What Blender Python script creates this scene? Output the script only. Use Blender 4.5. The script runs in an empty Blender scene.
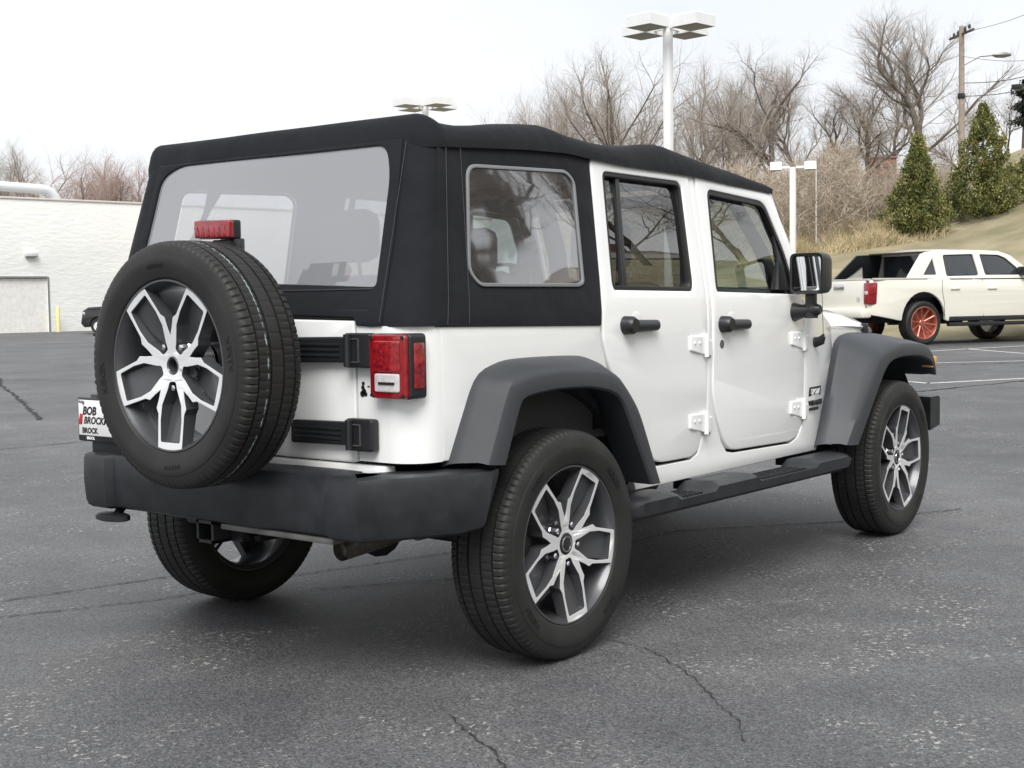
import bpy, bmesh, math, random
from mathutils import Vector, Matrix, noise
R=math.radians
scene=bpy.context.scene
COL=scene.collection
random.seed(7)
# ------------------------------------------------------------------ camera
cam_d=bpy.data.cameras.new('camera'); cam=bpy.data.objects.new('camera',cam_d); COL.objects.link(cam)
CX,CY,CZ=-3.7531,-3.5888,1.2523
YAW,PITCH,ROLL,FPX=.6614,-.0640,-.0139,1347.6
Fv=Vector((math.cos(PITCH)*math.cos(YAW),math.cos(PITCH)*math.sin(YAW),math.sin(PITCH)))
Rv=Fv.cross(Vector((0,0,1))).normalized(); Uv=Rv.cross(Fv)
R2=Rv*math.cos(ROLL)+Uv*math.sin(ROLL); U2=-Rv*math.sin(ROLL)+Uv*math.cos(ROLL)
cam.matrix_world=Matrix(((R2.x,U2.x,-Fv.x,CX),(R2.y,U2.y,-Fv.y,CY),(R2.z,U2.z,-Fv.z,CZ),(0,0,0,1)))
cam_d.sensor_width=36; cam_d.lens=36*FPX/1024; cam_d.clip_start=.05; cam_d.clip_end=3000
scene.camera=cam
def bearing(u,d):
    """ground point at depth d along the bearing of photo column u (site survey helper)"""
    k=Fv+R2*((u-512)/FPX); k/=k.dot(Fv); return CX+k.x*d, CY+k.y*d
# ------------------------------------------------------------------ world, sun
SUN_EL,SUN_AZ=R(50),R(214)      # azimuth of the sun measured from +X towards +Y
w=bpy.data.worlds.new('World'); scene.world=w; w.use_nodes=True
nt=w.node_tree; nt.nodes.clear()
o=nt.nodes.new('ShaderNodeOutputWorld'); bg=nt.nodes.new('ShaderNodeBackground')
sky=nt.nodes.new('ShaderNodeTexSky'); sky.sky_type='NISHITA'; sky.sun_disc=False
sky.sun_elevation=SUN_EL; sky.sun_rotation=math.pi/2-SUN_AZ; sky.dust_density=4; sky.air_density=1
# cloud deck: grey-white veil over the whole sky
mix=nt.nodes.new('ShaderNodeMix'); mix.data_type='RGBA'; mix.inputs[0].default_value=.93
tc=nt.nodes.new('ShaderNodeTexCoord'); nz=nt.nodes.new('ShaderNodeTexNoise'); nz.inputs['Scale'].default_value=1.6; nz.inputs['Detail'].default_value=4
mp=nt.nodes.new('ShaderNodeMapping'); mp.inputs['Scale'].default_value=(1,1,2.5)
cr=nt.nodes.new('ShaderNodeValToRGB'); cr.color_ramp.elements[0].position=.3; cr.color_ramp.elements[1].position=.7
cr.color_ramp.elements[0].color=(8.6,9.0,9.5,1); cr.color_ramp.elements[1].color=(10.6,10.7,10.9,1)
nt.links.new(tc.outputs['Generated'],mp.inputs[0]); nt.links.new(mp.outputs[0],nz.inputs['Vector']); nt.links.new(nz.outputs['Fac'],cr.inputs[0])
nt.links.new(sky.outputs[0],mix.inputs[6]); nt.links.new(cr.outputs[0],mix.inputs[7])
nt.links.new(mix.outputs[2],bg.inputs[0]); bg.inputs[1].default_value=.061
nt.links.new(bg.outputs[0],o.inputs[0])
sd=bpy.data.lights.new('sun','SUN'); sd.energy=2.05; sd.angle=R(36); sd.color=(1,.97,.93)
so=bpy.data.objects.new('sun',sd); COL.objects.link(so)
so.rotation_euler=Vector((math.cos(SUN_EL)*math.cos(SUN_AZ),math.cos(SUN_EL)*math.sin(SUN_AZ),math.sin(SUN_EL))).to_track_quat('Z','Y').to_euler()
so.location=(0,0,30)
scene.view_settings.view_transform='Standard'; scene.view_settings.look='None'
scene.view_settings.exposure=.86; scene.view_settings.gamma=1; scene.view_settings.use_curve_mapping=False
scene.render.engine='CYCLES'; scene.render.resolution_x=1024; scene.render.resolution_y=768
scene.cycles.max_bounces=10; scene.cycles.transparent_max_bounces=24

# ------------------------------------------------------------------ materials
def rgb(c): return (c[0],c[1],c[2],1)
def mat(name,col,rough=.5,metal=0,var=.08,vscale=6,bump=0,bscale=200,coat=0,spec=.5,emit=None,col2=None,vdetail=4,bdist=.002):
    m=bpy.data.materials.new(name); m.use_nodes=True; n=m.node_tree; b=n.nodes['Principled BSDF']
    b.inputs['Roughness'].default_value=rough; b.inputs['Metallic'].default_value=metal
    b.inputs['Coat Weight'].default_value=coat; b.inputs['Coat Roughness'].default_value=.04
    b.inputs['Specular IOR Level'].default_value=spec
    tc=n.nodes.new('ShaderNodeTexCoord')
    nz=n.nodes.new('ShaderNodeTexNoise'); nz.inputs['Scale'].default_value=vscale; nz.inputs['Detail'].default_value=vdetail
    n.links.new(tc.outputs['Object'],nz.inputs['Vector'])
    r=n.nodes.new('ShaderNodeValToRGB'); r.color_ramp.elements[0].position=.3; r.color_ramp.elements[1].position=.7
    c2=col2 or tuple(min(1,c*(1+var)) for c in col); c1=col if col2 else tuple(c*(1-var) for c in col)
    r.color_ramp.elements[0].color=rgb(c1); r.color_ramp.elements[1].color=rgb(c2)
    n.links.new(nz.outputs['Fac'],r.inputs[0]); n.links.new(r.outputs[0],b.inputs['Base Color'])
    if bump:
        z=n.nodes.new('ShaderNodeTexNoise'); z.inputs['Scale'].default_value=bscale; z.inputs['Detail'].default_value=3
        n.links.new(tc.outputs['Object'],z.inputs['Vector'])
        bm=n.nodes.new('ShaderNodeBump'); bm.inputs['Strength'].default_value=bump; bm.inputs['Distance'].default_value=bdist
        n.links.new(z.outputs['Fac'],bm.inputs['Height']); n.links.new(bm.outputs[0],b.inputs['Normal'])
    m['_r']=0
    return m
def glass(name,tint,refl=1.0,haze=0,hazecol=(.6,.62,.65),rough=.0):
    m=bpy.data.materials.new(name); m.use_nodes=True; n=m.node_tree; n.nodes.clear()
    out=n.nodes.new('ShaderNodeOutputMaterial'); tr=n.nodes.new('ShaderNodeBsdfTransparent'); tr.inputs[0].default_value=rgb(tint)
    gl=n.nodes.new('ShaderNodeBsdfGlossy'); gl.inputs['Roughness'].default_value=rough
    fr=n.nodes.new('ShaderNodeLayerWeight'); fr.inputs[0].default_value=.5
    pw=n.nodes.new('ShaderNodeMath'); pw.operation='POWER'; pw.inputs[1].default_value=4.0; n.links.new(fr.outputs['Facing'],pw.inputs[0])
    ma=n.nodes.new('ShaderNodeMath'); ma.operation='MULTIPLY_ADD'; ma.inputs[1].default_value=.92; ma.inputs[2].default_value=.055; n.links.new(pw.outputs[0],ma.inputs[0])
    mu=n.nodes.new('ShaderNodeMath'); mu.operation='MULTIPLY'; mu.inputs[1].default_value=refl*1.6; mu.use_clamp=True
    n.links.new(ma.outputs[0],mu.inputs[0])
    base=tr
    if haze:
        d=n.nodes.new('ShaderNodeBsdfDiffuse'); d.inputs[0].default_value=rgb(hazecol)
        t2=n.nodes.new('ShaderNodeBsdfTranslucent'); t2.inputs[0].default_value=rgb(hazecol)
        a=n.nodes.new('ShaderNodeMixShader'); a.inputs[0].default_value=.25; n.links.new(d.outputs[0],a.inputs[1]); n.links.new(t2.outputs[0],a.inputs[2])
        c=n.nodes.new('ShaderNodeMixShader'); c.inputs[0].default_value=haze; n.links.new(tr.outputs[0],c.inputs[1]); n.links.new(a.outputs[0],c.inputs[2]); base=c
    x=n.nodes.new('ShaderNodeMixShader'); n.links.new(mu.outputs[0],x.inputs[0]); n.links.new(base.outputs[0],x.inputs[1]); n.links.new(gl.outputs[0],x.inputs[2])
    tc=n.nodes.new('ShaderNodeTexCoord'); z=n.nodes.new('ShaderNodeTexNoise'); z.inputs['Scale'].default_value=2.2
    n.links.new(tc.outputs['Object'],z.inputs['Vector']); bm=n.nodes.new('ShaderNodeBump'); bm.inputs['Strength'].default_value=.25; bm.inputs['Distance'].default_value=.0015 if haze else .0010
    n.links.new(z.outputs['Fac'],bm.inputs['Height']); (n.links.new(bm.outputs[0],gl.inputs['Normal']) if haze<.2 else None)
    n.links.new(x.outputs[0],out.inputs[0]); return m
M={}
M['white']=mat('white_paint',(.84,.85,.85),.25,coat=1,var=.01)
M['plastic']=mat('grey_plastic',(.031,.035,.041),.52,var=.12,vscale=3,bump=.15,bscale=900,bdist=.0004)
M['bumper']=mat('bumper_plastic',(.0105,.0118,.0145),.42,col2=(.0225,.0245,.029),vscale=13,bump=.15,bscale=900,bdist=.0004,vdetail=8)
M['black']=mat('black_plastic',(.014,.015,.017),.4,var=.15)
M['seal']=mat('rubber_seal',(.012,.012,.013),.5)
M['dark']=mat('dark_underbody',(.010,.010,.011),.8,var=.3)
M['liner']=mat('wheel_liner',(.008,.009,.012),.9,var=.2)
M['rubber']=mat('tyre_rubber',(.0135,.0135,.0135),.58,col2=(.024,.024,.0235),vscale=7,bump=.2,bscale=300,bdist=.0006,spec=.35)
M['letter']=mat('raised_letter',(.012,.012,.013),.45,spec=.4)
M['alloy']=mat('machined_alloy',(.85,.86,.87),.34,metal=.5,coat=.5,var=.05)
M['alloy_dark']=mat('painted_alloy',(.085,.088,.095),.34,metal=.4,var=.1,coat=.3)
M['chrome']=mat('chrome',(.7,.7,.72),.15,metal=1)
M['steel']=mat('steel',(.24,.235,.23),.45,metal=.8,var=.2,vscale=20)
M['interior']=mat('interior_black',(.030,.031,.034),.8)
M['seat']=mat('seat_fabric',(.045,.046,.05),.9)
M['dash']=mat('dash_grey',(.10,.11,.12),.6)
M['red_lens']=mat('red_lens',(.30,.008,.014),.12,col2=(.17,.005,.009),vscale=30,coat=.8)
M['red_dark']=mat('red_reflector',(.10,.004,.008),.2,col2=(.38,.015,.022),vscale=60,coat=.8)
M['clear_lens']=mat('clear_lens',(.55,.52,.53),.15,coat=.8,var=.15,vscale=60)
M['amber']=mat('amber_lens',(.65,.34,.10),.25,coat=.5)
M['glass_tint']=glass('tinted_glass',(.26,.28,.27),1.6)
M['glass_front']=glass('front_door_glass',(.55,.64,.60),1.3)
M['glass_clear']=glass('windshield_glass',(.78,.84,.82),1.0)
M['vinyl_rear']=glass('clear_vinyl',(.95,.95,.95),1.5,haze=.34,hazecol=(.86,.88,.95),rough=.0)
M['vinyl_side']=glass('smoked_vinyl',(.66,.67,.68),3.0,haze=.08,hazecol=(.5,.51,.55),rough=.02)
M['mirror']=mat('mirror_glass',(.9,.92,.92),.02,metal=1,var=0)
# woven canvas
def canvas():
    m=mat('black_canvas',(.0085,.0094,.0125),.85,var=.12,vscale=4,spec=.25); n=m.node_tree; b=n.nodes['Principled BSDF']
    tc=n.nodes.new('ShaderNodeTexCoord'); z=n.nodes.new('ShaderNodeTexNoise'); z.inputs['Scale'].default_value=3.2; z.inputs['Detail'].default_value=3
    z2=n.nodes.new('ShaderNodeTexNoise'); z2.inputs['Scale'].default_value=900
    n.links.new(tc.outputs['Object'],z.inputs['Vector']); n.links.new(tc.outputs['Object'],z2.inputs['Vector'])
    b1=n.nodes.new('ShaderNodeBump'); b1.inputs['Strength'].default_value=.9; b1.inputs['Distance'].default_value=.035
    b2=n.nodes.new('ShaderNodeBump'); b2.inputs['Strength'].default_value=.3; b2.inputs['Distance'].default_value=.0006
    n.links.new(z.outputs['Fac'],b1.inputs['Height']); n.links.new(z2.outputs['Fac'],b2.inputs['Height']); n.links.new(b1.outputs[0],b2.inputs['Normal']); n.links.new(b2.outputs[0],b.inputs['Normal'])
    b.inputs['Sheen Weight'].default_value=.04
    return m
M['canvas']=canvas()
M['stitch']=mat('stitch_thread',(.045,.045,.055),.8)

# ------------------------------------------------------------------ mesh helpers
def finish(bm,name,m,parent=None,smooth=32,recalc=True,double=1e-5):
    if double: bmesh.ops.remove_doubles(bm,verts=bm.verts,dist=double)
    if recalc: bmesh.ops.recalc_face_normals(bm,faces=bm.faces)
    lim=R(smooth)
    for e in bm.edges:
        if len(e.link_faces)==2:
            e.smooth = e.calc_face_angle(0)<lim
        else: e.smooth=True
    for f in bm.faces: f.smooth=True
    me=bpy.data.meshes.new(name); bm.to_mesh(me); bm.free()
    ms=m if isinstance(m,(list,tuple)) else [m]
    for x in ms: me.materials.append(x)
    o=bpy.data.objects.new(name,me); COL.objects.link(o)
    if parent: o.parent=parent
    return o
def empty(name,loc,label,cat,group=None,rz=0):
    o=bpy.data.objects.new(name,None); COL.objects.link(o); o.location=loc; o.rotation_euler=(0,0,rz); o.empty_display_size=.2
    o['label']=label; o['category']=cat
    if group: o['group']=group
    return o
def tag(o,label=None,cat=None,group=None,kind=None):
    if label: o['label']=label
    if cat: o['category']=cat
    if group: o['group']=group
    if kind: o['kind']=kind
    return o
def box(bm,a,b,bev=0,mi=0,rot=None,piv=None):
    g=bmesh.ops.create_cube(bm,size=1); vs=g['verts']
    c=(Vector(a)+Vector(b))/2; s=Vector(b)-Vector(a)
    for v in vs: v.co=Vector((v.co.x*s.x,v.co.y*s.y,v.co.z*s.z))+c
    fs=list({f for v in vs for f in v.link_faces})
    if bev:
        es=list({e for v in vs for e in v.link_edges})
        r=bmesh.ops.bevel(bm,geom=es,offset=bev,segments=2,affect='EDGES',profile=.5); 
        vs=list({v for f in r['faces'] for v in f.verts}|{v for v in vs if v.is_valid})
        fs=list({f for v in vs for f in v.link_faces})
    for f in fs: f.material_index=mi
    if rot:
        p=Vector(piv) if piv else c
        for v in vs: v.co=rot@(v.co-p)+p
    return vs
def tube(bm,pts,rad,n=8,cap=True,mi=0):
    rings=[]; pts=[Vector(p) for p in pts]
    up=Vector((0,0,1))
    for i,p in enumerate(pts):
        d=(pts[min(i+1,len(pts)-1)]-pts[max(i-1,0)]).normalized()
        a=d.cross(up if abs(d.z)<.95 else Vector((1,0,0))).normalized(); b=d.cross(a)
        r=rad[i] if isinstance(rad,(list,tuple)) else rad
        rings.append([bm.verts.new(p+(a*math.cos(2*math.pi*k/n)+b*math.sin(2*math.pi*k/n))*r) for k in range(n)])
    for i in range(len(rings)-1):
        for k in range(n):
            f=bm.faces.new((rings[i][k],rings[i][(k+1)%n],rings[i+1][(k+1)%n],rings[i+1][k])); f.material_index=mi
    if cap:
        for r in (rings[0],rings[-1]):
            f=bm.faces.new(r); f.material_index=mi
def loft(bm,rings,closed=True,cap=True,mi=0):
    V=[[bm.verts.new(Vector(p)) for p in r] for r in rings]; n=len(V[0])
    for i in range(len(V)-1):
        for k in range(n if closed else n-1):
            try:
                f=bm.faces.new((V[i][k],V[i][(k+1)%n],V[i+1][(k+1)%n],V[i+1][k])); f.material_index=mi
            except ValueError: pass
    if cap and closed:
        for r in (V[0],V[-1]):
            f=bm.faces.new(r); f.material_index=mi
    return V
def rounded(pts,r,seg=5):
    """round the corners of a closed polygon; r scalar or list"""
    out=[]; n=len(pts)
    for i in range(n):
        rr=r[i] if isinstance(r,(list,tuple)) else r
        p=Vector(pts[i]); a=Vector(pts[i-1]); b=Vector(pts[(i+1)%n])
        if rr<=0: out.append(tuple(p)); continue
        da=(a-p); db=(b-p); rr=min(rr,da.length*.45,db.length*.45)
        pa=p+da.normalized()*rr; pb=p+db.normalized()*rr
        for k in range(seg+1):
            t=k/seg; q=pa*(1-t)**2+p*2*t*(1-t)+pb*t*t; out.append((q.x,q.y))
    return out
def panel_bm(loops,th=.03,bev=.004,cuts=(),fn=None,seg=2,vcuts=()):
    """flat outline (with holes) -> bevelled slab -> mapped by fn(a,b,t)"""
    cu=bpy.data.curves.new('tmp','CURVE'); cu.dimensions='2D'; cu.fill_mode='BOTH'; cu.extrude=max(th/2-bev,.0001) if th else 0; cu.bevel_depth=bev if th else 0; cu.bevel_resolution=seg; cu.offset=-bev if th else 0
    for L in loops:
        s=cu.splines.new('POLY'); s.points.add(len(L)-1)
        for i,p in enumerate(L): s.points[i].co=(p[0],p[1],0,1)
        s.use_cyclic_u=True
    ob=bpy.data.objects.new('tmp',cu); COL.objects.link(ob)
    dg=bpy.context.evaluated_depsgraph_get(); dg.update()
    me=bpy.data.meshes.new_from_object(ob.evaluated_get(dg)); bm=bmesh.new(); bm.from_mesh(me)
    bpy.data.objects.remove(ob); bpy.data.curves.remove(cu); bpy.data.meshes.remove(me)
    bmesh.ops.remove_doubles(bm,verts=bm.verts,dist=1e-5)
    for f in bm.faces: f.material_index=0
    for z in cuts: bmesh.ops.bisect_plane(bm,geom=bm.verts[:]+bm.edges[:]+bm.faces[:],plane_co=(0,z,0),plane_no=(0,1,0))
    for x in vcuts: bmesh.ops.bisect_plane(bm,geom=bm.verts[:]+bm.edges[:]+bm.faces[:],plane_co=(x,0,0),plane_no=(1,0,0))
    if fn:
        for v in bm.verts: v.co=Vector(fn(v.co.x,v.co.y,v.co.z))
    return bm
def panel(name,loops,m,parent,th=.03,bev=.004,cuts=(),fn=None,smooth=32,**k):
    return finish(panel_bm(loops,th,bev,cuts,fn,**k),name,m,parent,smooth=smooth)
def join_bm(bm,other,mi=None):
    me=bpy.data.meshes.new('t'); 
    if mi is not None:
        for f in other.faces: f.material_index=mi
    other.to_mesh(me); other.free(); bm.from_mesh(me); bpy.data.meshes.remove(me)
def text_bm(s,size=1,extrude=.01,shear=0,bold=0,space=1,align='LEFT'):
    cu=bpy.data.curves.new('tmp','FONT'); cu.body=s; cu.size=size; cu.extrude=extrude; cu.shear=shear; cu.offset=bold; cu.space_character=space; cu.align_x=align; cu.resolution_u=3
    ob=bpy.data.objects.new('tmp',cu); COL.objects.link(ob); dg=bpy.context.evaluated_depsgraph_get(); dg.update()
    me=bpy.data.meshes.new_from_object(ob.evaluated_get(dg)); bm=bmesh.new(); bm.from_mesh(me)
    bpy.data.objects.remove(ob); bpy.data.curves.remove(cu); bpy.data.meshes.remove(me)
    return bm
def polyline_resample(pts,n):
    P=[Vector(p) for p in pts]
    # catmull-rom densify
    D=[]
    for i in range(len(P)-1):
        p0=P[max(i-1,0)];p1=P[i];p2=P[i+1];p3=P[min(i+2,len(P)-1)]
        for k in range(12):
            t=k/12; c=.5*((2*p1)+(-p0+p2)*t+(2*p0-5*p1+4*p2-p3)*t*t+(-p0+3*p1-3*p2+p3)*t**3); 
            l=p1.lerp(p2,t); D.append(l.lerp(c,.6))
    D.append(P[-1]); L=[0]
    for i in range(1,len(D)): L.append(L[-1]+(D[i]-D[i-1]).length)
    out=[]; j=0
    for k in range(n):
        s=L[-1]*k/(n-1)
        while j<len(L)-2 and L[j+1]<s: j+=1
        t=(s-L[j])/max(L[j+1]-L[j],1e-9); out.append(D[j].lerp(D[j+1],min(max(t,0),1)))
    return out

# ================================================================== GROUND AND TERRAIN
def smooth01(t): t=max(0,min(1,t)); return t*t*(3-2*t)
def asphalt():
    m=bpy.data.materials.new('asphalt'); m.use_nodes=True; n=m.node_tree; b=n.nodes['Principled BSDF']
    L=n.links.new; tc=n.nodes.new('ShaderNodeTexCoord')
    def nz(s,d=4,r=.5):
        z=n.nodes.new('ShaderNodeTexNoise'); z.inputs['Scale'].default_value=s; z.inputs['Detail'].default_value=d; z.inputs['Roughness'].default_value=r; L(tc.outputs['Object'],z.inputs['Vector']); return z
    def ramp(src,p0,c0,p1,c1):
        r=n.nodes.new('ShaderNodeValToRGB'); r.color_ramp.elements[0].position=p0; r.color_ramp.elements[1].position=p1; r.color_ramp.elements[0].color=rgb(c0); r.color_ramp.elements[1].color=rgb(c1); L(src,r.inputs[0]); return r
    def mixc(t,f,a,bb):
        x=n.nodes.new('ShaderNodeMix'); x.data_type='RGBA'; x.blend_type=t
        if isinstance(f,float): x.inputs[0].default_value=f
        else: L(f,x.inputs[0])
        L(a,x.inputs[6]); 
        if isinstance(bb,tuple): x.inputs[7].default_value=rgb(bb)
        else: L(bb,x.inputs[7])
        return x.outputs[2]
    big=ramp(nz(.35,6,.6).outputs['Fac'],.30,(.060,.062,.069),.70,(.138,.140,.145))
    mid=ramp(nz(2.6,5,.6).outputs['Fac'],.3,(.82,.82,.83),.7,(1.14,1.14,1.13))
    c=mixc('MULTIPLY',1.0,big.outputs[0],mid.outputs[0])
    vo=n.nodes.new('ShaderNodeTexVoronoi'); vo.inputs['Scale'].default_value=150; L(tc.outputs['Object'],vo.inputs['Vector'])
    st=ramp(vo.outputs['Color'],.10,(.28,.28,.29),.92,(1.9,1.88,1.85))
    e_=st.color_ramp.elements.new(.86); e_.color=(1.25,1.24,1.22,1); st.color_ramp.elements[-1].color=(2.4,2.36,2.25,1); st.color_ramp.elements[-1].position=.98
    c=mixc('MULTIPLY',.85,c,st.outputs[0])
    fine=ramp(nz(380,2).outputs['Fac'],.35,(.6,.6,.6),.7,(1.45,1.45,1.43)); c=mixc('MULTIPLY',.7,c,fine.outputs[0])
    # pale chips of worn stone in scattered patches
    chip=ramp(nz(42,3,.7).outputs['Fac'],.57,(0,0,0),.63,(1,1,1)); pat=ramp(nz(1.5,5,.75).outputs['Fac'],.50,(0,0,0),.62,(1,1,1))
    k=mixc('MULTIPLY',1.0,chip.outputs[0],pat.outputs[0]); c=mixc('MIX',k,c,(.46,.45,.40))
    dust=ramp(nz(.8,6,.7).outputs['Fac'],.54,(0,0,0),.74,(.42,.42,.42)); c=mixc('MIX',dust.outputs[0],c,(.15,.147,.135))
    oil=ramp(nz(.75,5,.65).outputs['Fac'],.53,(1,1,1),.70,(.66,.66,.68)); c=mixc('MULTIPLY',1.0,c,oil.outputs[0])
    L(c,b.inputs['Base Color']); b.inputs['Roughness'].default_value=.62; b.inputs['Specular IOR Level'].default_value=.55
    bp_=n.nodes.new('ShaderNodeBump'); bp_.inputs['Strength'].default_value=.5; bp_.inputs['Distance'].default_value=.004; L(vo.outputs['Distance'],bp_.inputs['Height']); 
    b2=n.nodes.new('ShaderNodeBump'); b2.inputs['Strength'].default_value=.3; b2.inputs['Distance'].default_value=.02; L(nz(5,3).outputs['Fac'],b2.inputs['Height']); L(b2.outputs[0],bp_.inputs['Normal']); L(bp_.outputs[0],b.inputs['Normal'])
    return m
M['asphalt']=asphalt()
M['grass']=mat('winter_lawn',(.17,.155,.085),.95,col2=(.32,.275,.18),vscale=.7,vdetail=8,bump=.5,bscale=30,bdist=.03)
M['far']=mat('far_ground',(.10,.10,.06),.95,var=.3,vscale=.05)
bm=bmesh.new(); bmesh.ops.create_grid(bm,x_segments=8,y_segments=8,size=1400)
for v in bm.verts: v.co.z=-.03
tag(finish(bm,'ground',M['far']),kind='structure')
bm=bmesh.new(); bmesh.ops.create_grid(bm,x_segments=4,y_segments=4,size=1)
for v in bm.verts: v.co=Vector((18+v.co.x*62,12+v.co.y*60,0))
tag(finish(bm,'parking_lot',M['asphalt']),kind='structure')

def tab_(T,x):
    if x<=T[0][0]: return T[0][1]
    for i in range(len(T)-1):
        if T[i][0]<=x<=T[i+1][0]:
            t=(x-T[i][0])/(T[i+1][0]-T[i][0]); return T[i][1]*(1-t)+T[i+1][1]*t
    return T[-1][1]
# hillside behind the lot (rises to the east / south-east) -------------
def Hmax(az):   # crest height by bearing (deg)
    return tab_([(15,8.2),(17,7.6),(19,6.7),(22,6.3),(27,5.4),(32,3.5),(40,1.2),(60,1.0)],az)
def hill_z(x,y):
    dx,dy=x-CX,y-CY; d=math.hypot(dx,dy); az=math.degrees(math.atan2(dy,dx))
    h=Hmax(az); t=(d-37.5)/26
    z=h*smooth01(t*.5+.0)*2*0.5 if False else h*(max(0,min(1,t))**1.05)
    z+=.12*noise.noise(Vector((x*.12,y*.12,0)))*min(1,max(0,t)*5)
    return z-.02
bm=bmesh.new(); NA,ND=90,60; G=[]
for i in range(NA+1):
    az=R(-75+ (52+75)*i/NA); row=[]
    for j in range(ND+1):
        d=36.5+ (j/ND)**1.6*170; x,y=CX+d*math.cos(az),CY+d*math.sin(az); row.append(bm.verts.new((x,y,hill_z(x,y))))
    G.append(row)
for i in range(NA):
    for j in range(ND): bm.faces.new((G[i][j],G[i+1][j],G[i+1][j+1],G[i][j+1]))
tag(finish(bm,'hillside',M['grass'],smooth=80),kind='structure')
# grass bank on the near right side of the lot (outside the frame, seen mirrored in the door glass)
def bank_z(x,y):
    s=(-y-12)+.10*x; return -.02+max(0,min(24,s))*.42
bm=bmesh.new(); G=[]
for i in range(41):
    row=[]
    for j in range(21):
        x=-30+i*2.6; y=-12.5-.15*0-j*1.8; row.append(bm.verts.new((x,y,bank_z(x,y)*(min(1,(i)/4))*1.0)))
    G.append(row)
for i in range(40):
    for j in range(20): bm.faces.new((G[i][j],G[i+1][j],G[i+1][j+1],G[i][j+1]))
tag(finish(bm,'grass_bank',M['grass'],smooth=80),kind='structure')

# painted bay lines and cracks (thin sheets just above the asphalt)
M['line_paint']=mat('worn_line_paint',(.34,.34,.33),.7,col2=(.72,.72,.70),vscale=14,vdetail=8)
M['crack']=mat('crack_filler',(.02,.02,.02),.9)
M['crack_edge']=mat('patched_asphalt',(.105,.10,.085),.9,var=.25,vscale=60)
def strip(name,pts,w,m,z=.004,jit=0,step=None):
    bm=bmesh.new(); P=[Vector((a,b,0)) for a,b in pts]
    if step:
        Q=[]
        for i in range(len(P)-1):
            k=max(1,int((P[i+1]-P[i]).length/step))
            for j in range(k): Q.append(P[i].lerp(P[i+1],j/k))
        P=Q+[P[-1]]
    prev=None
    for i,p in enumerate(P):
        d=(P[min(i+1,len(P)-1)]-P[max(i-1,0)]).normalized(); nrm=Vector((-d.y,d.x,0))
        off=nrm*random.uniform(-jit,jit); ww=w*(random.uniform(.25,1.3) if jit>.004 else 1)/2
        a=bm.verts.new(p+off+nrm*ww+Vector((0,0,z))); b=bm.verts.new(p+off-nrm*ww+Vector((0,0,z)))
        if prev: bm.faces.new((prev[0],a,b,prev[1]))
        prev=(a,b)
    return tag(finish(bm,name,m,double=0),kind='structure')
for k in ([(12.6,5.2),(14.95,4.25),(14.27,3.22)],[(14.27,3.22),(15.85,2.42),(19,.8)],[(17.5,6.2),(19.53,5.09),(20.76,3.93),(24,1.2)],[(23.5,7.5),(24.26,6.87),(25.45,6.58),(27.4,5.97),(30,5.2)],[(25.45,6.58),(23.64,4.82),(21.5,2.6)]):
    strip('parking_line',k,.11,M['line_paint'],z=.004)
CR=[([(0.279,-.847),(.275,-.941),(.261,-1.044),(.202,-1.146),(.116,-1.267),(.004,-1.416),(-.162,-1.575),(-.305,-1.734),(-.443,-1.822)],.0050),
([(-.729,-.981),(-.764,-1.03),(-.861,-1.191),(-.924,-1.319),(-.996,-1.394),(-1.11,-1.51)],.0065),
([(9,17.4),(8.079,15.894),(6.212,12.36),(4.598,9.37)],.05),([(1.8,7.05),(2.669,7.025),(3.438,6.982),(5,6.9)],.03),
([(-1.2,1.62),(-.653,1.579),(-.008,1.417),(.6,1.3)],.012),([(-1.3,1.45),(-.815,1.314),(-.241,1.043),(.454,.929),(1.243,.702),(2.0,.3)],.010),
([(.257,.657),(.757,.287),(1.4,.15),(2.4,.081),(3.123,-.502),(3.9,-.9)],.012),([(9.5,4.1),(12.45,2.826),(15.325,2.261),(19,1.9)],.05),([(16,5.9),(19.3,4.4),(21,3.0)],.05)]
for i,(k,wd) in enumerate(CR): strip('asphalt_crack',k,wd,M['crack'],z=.0045,jit=.007 if wd<.02 else .03,step=.02 if wd<.02 else .12)
#strip('asphalt_patch',[(-.68,-.95),(-.80,-1.12),(-.90,-1.30),(-1.0,-1.42),(-1.15,-1.56)],.055,M['crack_edge'],z=.0035,jit=.002,step=.03)

# ================================================================== OFF-ROAD SUV
jeep=empty('soft_top_suv',(0,0,0),'white four-door off-road vehicle with black canvas soft top and rear spare wheel, in the foreground','off-road vehicle')
YB=.80
def ys_old(z): return YB-.012*((z-.95)/.4)**2 if z<=1.2 else YB-.0047-.198*(z-1.2)
def wp(p):
    x,z=p
    if z<=1.2: return p
    k=1
    for _ in range(4):
        zn=CZ+(z-CZ)*k; k=(-ys(zn)-CY)/(-ys_old(z)-CY)
    return (CX+(x-CX)*k, CZ+(z-CZ)*k)
def ys(z):   # half width of the body side at height z
    if z<=1.2: return YB-.012*((z-.95)/.4)**2
    return YB-.0047-.146*(z-1.2)
def side(s,off=0):
    return lambda a,b,t:(a, s*(ys(b)+off+t), b)
def rearx(z): return -.65+ (.270*(z-1.18) if z>1.18 else 0)
ZC=(.62,.75,.9,1.02,1.12,1.2,1.24,1.4,1.6)
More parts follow.
